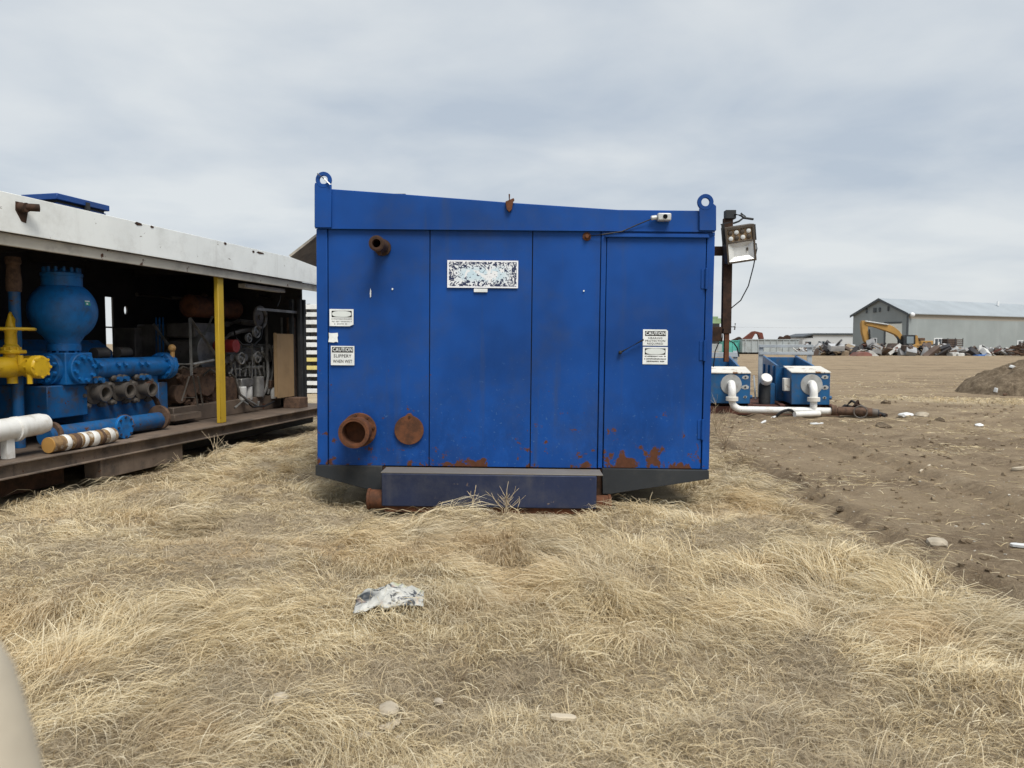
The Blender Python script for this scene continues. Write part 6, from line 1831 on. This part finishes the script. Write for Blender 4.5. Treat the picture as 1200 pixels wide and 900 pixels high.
hz2 = hz2 * np.clip((1.03 - np.abs(uu)) * 4, 0.05, 1) * np.clip((1.02 - np.abs(vv2)) * 2.6, 0.02, 1) ** .7 * .50 + 0.030
m = MB()
m.v = [(float(a_), float(b_), float(c_)) for a_, b_, c_ in zip(wx.ravel(), wy.ravel(), hz2.ravel())]
m.f = [(j * nu + i, j * nu + i + 1, (j + 1) * nu + i + 1, (j + 1) * nu + i) for j in range(nv - 1) for i in range(nu - 1)]
t = NT('printed bag with painted folds')
n_ = t.noise(13, 5, .65, 1.4, vscale=(1, 2.4, 1)); n2_ = t.noise(7, 4, .6, 1.5, loc=(1, 5, 2)); 
c = t.mix(t.step(n_, .53, .60), (0.44, 0.44, 0.41, 1), (0.06, 0.065, 0.07, 1))  # dark streaks put the shade of fold lines into the colour
sx_ = t.n('ShaderNodeSeparateXYZ'); t.l(t.co('Generated'), sx_.inputs[0])
ymask = t.math('MULTIPLY', t.step(sx_.outputs['Y'], .62, .80), t.step(n2_, .42, .55))
c = t.mix(t.math('MULTIPLY', ymask, .7), c, (0.42, 0.42, 0.16, 1))
lft = t.step(sx_.outputs['X'], .42, .18)
c = t.mix(t.math('MULTIPLY', lft, t.math('MULTIPLY', t.step(sx_.outputs['Y'], .25, .45), t.step(sx_.outputs['Y'], .75, .55))), c, (0.03, 0.035, 0.04, 1))
c = t.mix(t.math('MULTIPLY', t.step(n2_, .58, .66), .5), c, (0.48, 0.36, 0.29, 1))
t.set('Base Color', c); t.set('Roughness', .45); t.bump(t.noise(40, 4, .6), .4, .006)
bag = m.build('crumpled_bag', t.m, smooth=55)
sd = bag.modifiers.new('thick', 'SOLIDIFY'); sd.thickness = 0.002
bag.location = (gb_.x, gb_.y, gz(gb_) + 0.02); bag.rotation_euler = (R(8), 0, R(6))
tag(bag, 'crumpled white and black printed bag lying in the dry grass', 'bag')

# stones, chips, boards
M_STONE = weathered('pale stone', (0.42, 0.365, 0.28, 1), rough=0.9, vary=0.2, dirt=0.3, scale=6)
M_BOARD = weathered('bleached board', (0.52, 0.45, 0.34, 1), rough=0.85, vary=0.15, dirt=0.3, streak=0.0, scale=4)
M_CHIPW = plain('white litter', (0.68, 0.69, 0.68, 1), .6)
def stone(px, py, w, label, group=None, up=0.03, mat=M_STONE, sc=(1, .8, .45)):
    g_ = G(px, py)
    bmz = bmesh.new(); bmesh.ops.create_icosphere(bmz, subdivisions=2, radius=1)
    sd_ = random.random() * 50
    for v in bmz.verts:
        k_ = .78 + .45 * float(fbm(np.array(v.co.x * 1.6 + sd_), np.array(v.co.y * 1.6 + v.co.z * 1.3), 3, 2))
        k_ = .25 + 1.5 * (k_ - .5) + .35 * float(vnoise(np.array(v.co.x * 4 + sd_), np.array(v.co.y * 4 + v.co.z * 5), 8))
        v.co = Vector((v.co.x * sc[0], v.co.y * sc[1], v.co.z * sc[2])) * k_ * w / 2
    me_ = bpy.data.meshes.new('stone'); bmz.to_mesh(me_); bmz.free()
    o = place('stone', me_, mat, smooth=25, loc=(g_.x, g_.y, gz(g_) + up * .45), rot=(0, 0, random.random() * 6))
    return tag(o, label, 'stone', group)
stone(455, 832, .085, 'largest flat pale stone of the cluster in the grass below the bag', up=.06)
for x_, y_, w_, lb in ((449, 845, .035, 'tiny pale stone just left below the flat stone of the cluster'), (456, 845, .05, 'middle pale stone directly below the flat stone of the cluster'), (464, 841, .04, 'pale stone just right below the flat stone of the cluster'),
                       (469, 853, .035, 'lowest small stone at the right of the stone cluster'), (427, 853, .055, 'pale stone set apart to the left of the stone cluster'), (514, 818, .04, 'lone white pebble up to the right of the stone cluster')):
    stone(x_, y_, w_, lb, 'small stones below the bag', up=.05)
stone(326, 831, .07, 'pale stone in the grass left of the stone cluster', up=.03); stone(292, 880, .085, 'oblong pale stone at the bottom edge of the grass', up=.03, sc=(1, .5, .4)); stone(462, 896, .06, 'pale stone at the bottom edge below the cluster', up=.03)
stone(1098, 641, .16, 'flat pale stone on the dirt right of the grass edge', up=.01); stone(948, 705, .06, 'small pale stone in the grass by the lower right tufts', up=.04); stone(962, 705, .05, 'smaller pale stone right of its neighbour in the lower right tufts', up=.04)
def board(px0, py0, px1, py1, w, th, label, mat=M_BOARD, name='board', up=.02, cat='board'):
    a_, b_ = G(px0, py0), G(px1, py1)
    a_.z = gz(a_) + up; b_.z = gz(b_) + up
    c_ = (a_ + b_) / 2; d_ = b_ - a_
    L_ = d_.length; rr_ = random.Random(int(px0))
    m = MB(); n_ = 7
    vs = []
    for i in range(n_):
        x_ = -L_ / 2 + L_ * i / (n_ - 1); e_ = .4 if i in (0, n_ - 1) else 1
        ww = w / 2 * e_ * rr_.uniform(.85, 1.1)
        vs += [(x_, -ww, -th / 2), (x_, ww, -th / 2), (x_, ww, th / 2), (x_, -ww, th / 2)]
    fs = [(0, 1, 2, 3), tuple(4 * (n_ - 1) + k for k in (3, 2, 1, 0))]
    for i in range(n_ - 1):
        for k in range(4):
            k2 = (k + 1) % 4
            fs.append((i * 4 + k, (i + 1) * 4 + k, (i + 1) * 4 + k2, i * 4 + k2))
    o = m.add(vs, fs).build(name, mat, bevel=.002)
    o.location = c_; o.rotation_euler = (0, -math.asin(d_.z / L_), math.atan2(d_.y, d_.x))
    return tag(o, label, cat)
board(1184, 636, 1212, 641, .075, .02, 'white painted board on the dirt at the right edge', M_CHIPW)
board(645, 860, 675, 855.5, .035, .014, 'pale wood splinter in the grass at the bottom centre', name='wood_splinter', cat='splinter', up=.045)
board(1186, 547, 1212, 548.5, .07, .03, 'weathered plank end on the dirt at the right edge', M_BOARD, 'plank', cat='plank')
board(1176, 464, 1196, 459, .12, .05, 'dark weathered plank at the foot of the soil mound', M_BROWN, 'plank', cat='plank', up=.05)
board(1078, 550, 1090, 546, .03, .02, 'thin bleached stick on the dirt in mid yard', M_BOARD, 'stick', cat='stick')
board(1126, 457, 1140, 455, .14, .05, 'broken brown plank left of the soil mound', M_BROWN, 'plank', cat='plank', up=.04)
board(950, 497, 964, 496, .10, .02, 'flat white strip on the dirt in front of the white tube', M_CHIPW, 'strip', cat='strip')
board(892, 492.5, 909, 487.5, .06, .02, 'white strip on the dirt left of the black rubber', M_CHIPW, 'strip', cat='strip')
def wad(px, py, w, mat, label, name, cat, h=.5, up=.03):
    o = stone(px, py, w, label, up=up, mat=mat, sc=(1, .7, h)); o.name = name; o['category'] = cat
    return o
wad(1062, 488, .30, M_CHIPW, 'pale torn plastic wad on the dirt beyond the rusty valve', 'plastic_wad', 'litter', .35)
wad(1080, 487, .25, M_STONE, 'grey brown clump right of the pale plastic wad', 'clump', 'clump', .6)
wad(1101, 492, 0.186, SOIL_MAT, 'dark clod on the dirt right of the plastic wad', 'clod', 'clod', .5)
wad(1147, 498, .18, M_CHIPW, 'white scrap on the dirt near the far grass strip', 'white_scrap_piece', 'litter', .35)
wad(1035, 500, 0.310, SOIL_MAT, 'large dark clod of soil in mid yard', 'clod', 'clod', .35)
wad(1038, 473, 0.198, SOIL_MAT, 'dark clod at the left end of the far grass strip', 'clod', 'clod', .6)
wad(985, 594, 0.099, SOIL_MAT, 'dark clod beside the wheel rut at the grass edge', 'clod', 'clod', .6)
wad(1110, 654, .13, M_STONE, 'pale flat lump on the dirt by the wheel rut', 'lump', 'lump', .35, .01) if False else None
# rubbish on the soil mound
def on_mound(px, py, Yp, w, h, mat, label, name, cat, rot):
    p_ = P(px, py, Yp)
    for k_ in range(60):
        if p_.z < float(mound_h(np.array(p_.x), np.array(p_.y))): break
        Yp += 0.05; p_ = P(px, py, Yp)
        if Yp > 22.5: break
    p_.z = float(mound_h(np.array(p_.x), np.array(p_.y))) - 0.03
    o = MB().prism([(-w / 2, 0), (w / 2 * .9, -.02), (w / 2, h * .8), (w * .1, h), (-w / 2 * .8, h * .9)], -.05, .05).build(name, mat, bevel=.006)
    o.location = p_; o.rotation_euler = rot
    return tag(o, label, cat)
on_mound(1186, 430, 19.0, .16, .07, M_CHIPW, 'small white lump lying on top of the soil mound', 'white_lump', 'litter', (.3, .1, .4))
on_mound(1166.5, 458.5, 18.9, .05, .12, M_CHIPW, 'small white peg standing on the slope of the soil mound', 'white_peg', 'litter', (.1, .1, .2))
# pale specks on the dirt: chips nobody could count
m = MB(); rr_ = random.Random(33)
for k in range(420):
    y_ = math.exp(rr_.uniform(math.log(3.2), math.log(26))); x_ = 2.5 + rr_.random() * (.8 * y_ + .5)
    if abs(x_ - 6.0) < 3.2 and abs(y_ - 15.9) < 1.5: continue
    z_ = float(ground_h(np.array(x_), np.array(y_)))
    s_ = rr_.uniform(.006, .018) * (1 + y_ * .06)
    m.obox((x_, y_, z_ + s_ * .15), (s_, s_ * rr_.uniform(.4, .9), s_ * .4), (rr_.uniform(-.4, .4), rr_.uniform(-.4, .4), rr_.random() * 3))
o = m.build('gravel_chips', weathered('pale gravel', (0.46, 0.42, 0.35, 1), rough=.9, vary=.3, scale=4, bump=0), smooth=0); o['kind'] = 'stuff'; o['label'] = 'pale gravel chips scattered over the dirt'; o['category'] = 'gravel'
m = MB()
for k in range(1000):
    y_ = math.exp(rr_.uniform(math.log(3.4), math.log(20))); x_ = 2.6 + rr_.random() * (.8 * y_ + .5)
    if abs(x_ - 6.0) < 3.2 and abs(y_ - 15.9) < 1.5: continue
    z_ = float(ground_h(np.array(x_), np.array(y_)))
    s_ = rr_.uniform(.008, .04) * (1 + y_ * .05)
    m.obox((x_, y_, z_ + s_ * .1), (s_, s_ * rr_.uniform(.5, .9), s_ * .6), (rr_.uniform(-.6, .6), rr_.uniform(-.6, .6), rr_.random() * 3))
o = m.build('soil_clods', GROUND_MAT, smooth=60, bevel=0); o['kind'] = 'stuff'; o['label'] = 'small clods of soil strewn over the dirt'; o['category'] = 'soil'

# dry weed stalks
M_WEED = plain('dead weed stalk', (0.33, 0.25, 0.16, 1), .8, vary=.3)
M_WEEDP = plain('pale weed stalk', (0.48, 0.39, 0.26, 1), .8, vary=.3)
def weed(px, py, Yk, h, nst, spread, label, mat, seed, twig=3):
    p_ = P(px, py, Yk) if Yk else G(px, py)
    base = Vector((p_.x, p_.y, gz(p_) - .01))
    W = thing('dead_weed', label, 'weed', base, 'dead weed stalks')
    r2 = random.Random(seed)
    for k in range(nst):
        a_ = r2.random() * 6.28; s_ = spread * r2.uniform(.3, 1)
        hh = h * r2.uniform(.55, 1.0)
        pts = []
        for i in range(6):
            t_ = i / 5
            pts.append(Vector((math.cos(a_) * s_ * t_ ** 1.4 + r2.gauss(0, .008), math.sin(a_) * s_ * t_ ** 1.4 + r2.gauss(0, .008), hh * t_)))
        m = MB().tube(pts, .0045, 5, .0018)
        for q_ in range(twig):
            i = r2.randint(2, 4); b_ = r2.random() * 6.28; l_ = r2.uniform(.05, .14) * h / .4
            m.tube([pts[i], pts[i] + Vector((math.cos(b_) * l_ * .6, math.sin(b_) * l_ * .6, l_ * .5)), pts[i] + Vector((math.cos(b_) * l_, math.sin(b_) * l_, l_ * .9))], .0025, 4, .0012)
        m.build('stalk', mat, W)
weed(592, 588, 5.95, .30, 6, .14, 'tangle of dead stalks in front of the middle of the dark step beam', M_WEEDP, 2, 4)
weed(553, 588, 5.95, .26, 2, .04, 'pale upright weed stalk left of the tangle at the step beam', M_WEEDP, 3, 3)
weed(609, 588, 5.97, .22, 1, .01, 'single thin straight stalk right of the tangle at the step beam', M_WEEDP, 5, 0)
weed(708, 592, 5.98, .22, 2, .07, 'two short stalks beside the right runner end', M_WEED, 6, 1)
weed(256, 538, 8.6, .50, 4, .22, 'dead weed with leaning stalks before the yellow post', M_WEEDP, 8, 4)
weed(215, 545, 8.2, .36, 2, .12, 'short dead weed left of the yellow post, at the skid foot', M_WEEDP, 9, 2)
weed(850, 520, 10.4, .55, 7, .35, 'brown brushy weed right of the container door', M_WEED, 10, 5)
weed(878, 545, 8.6, .40, 6, .28, 'dark brushy weed clump at the edge of the dirt', M_WEED, 11, 5)
weed(840, 500, 11.6, .60, 5, .30, 'tall pale weed just behind the container corner', M_WEEDP, 12, 4)

# added post, stands in for a blurred fingertip at the lower left of the lens
DP = 0.34
c0 = P(-32, 745, DP); c1 = P(-20, 905, DP)
M_FINGERTIP = weathered('pale beige fingertip stand-in', (0.52, 0.46, 0.36, 1), rough=0.9, vary=0.10, dirt=0.3, dcol=(0.38, 0.36, 0.31, 1), scale=14)
top = P(-90, 750, DP); e1_ = P(45, 900, DP)
rad = 0.037
lean = Vector((0.17, 0.0, -1.0)).normalized()
mp_ = MB()
ax0 = Vector((top.x, DP, top.z - 0.015))
vs = []
ln = (ax0.z) / -lean.z
prof = [(0.004, -0.022), (rad * .35, -0.020), (rad * .62, -0.013), (rad * .82, -0.003), (rad * .93, 0.011), (rad, 0.05), (rad * 1.02, 0.3), (rad * 1.04, ln + .1)]
FINGERTIP = mp_.lathe(prof, (0, 0, 0), lean, 28).build('fingertip_standin', M_FINGERTIP, smooth=60)
FINGERTIP.location = ax0
tag(FINGERTIP, 'out-of-focus pale beige fingertip, modelled as an added post at the lower left corner', 'post')
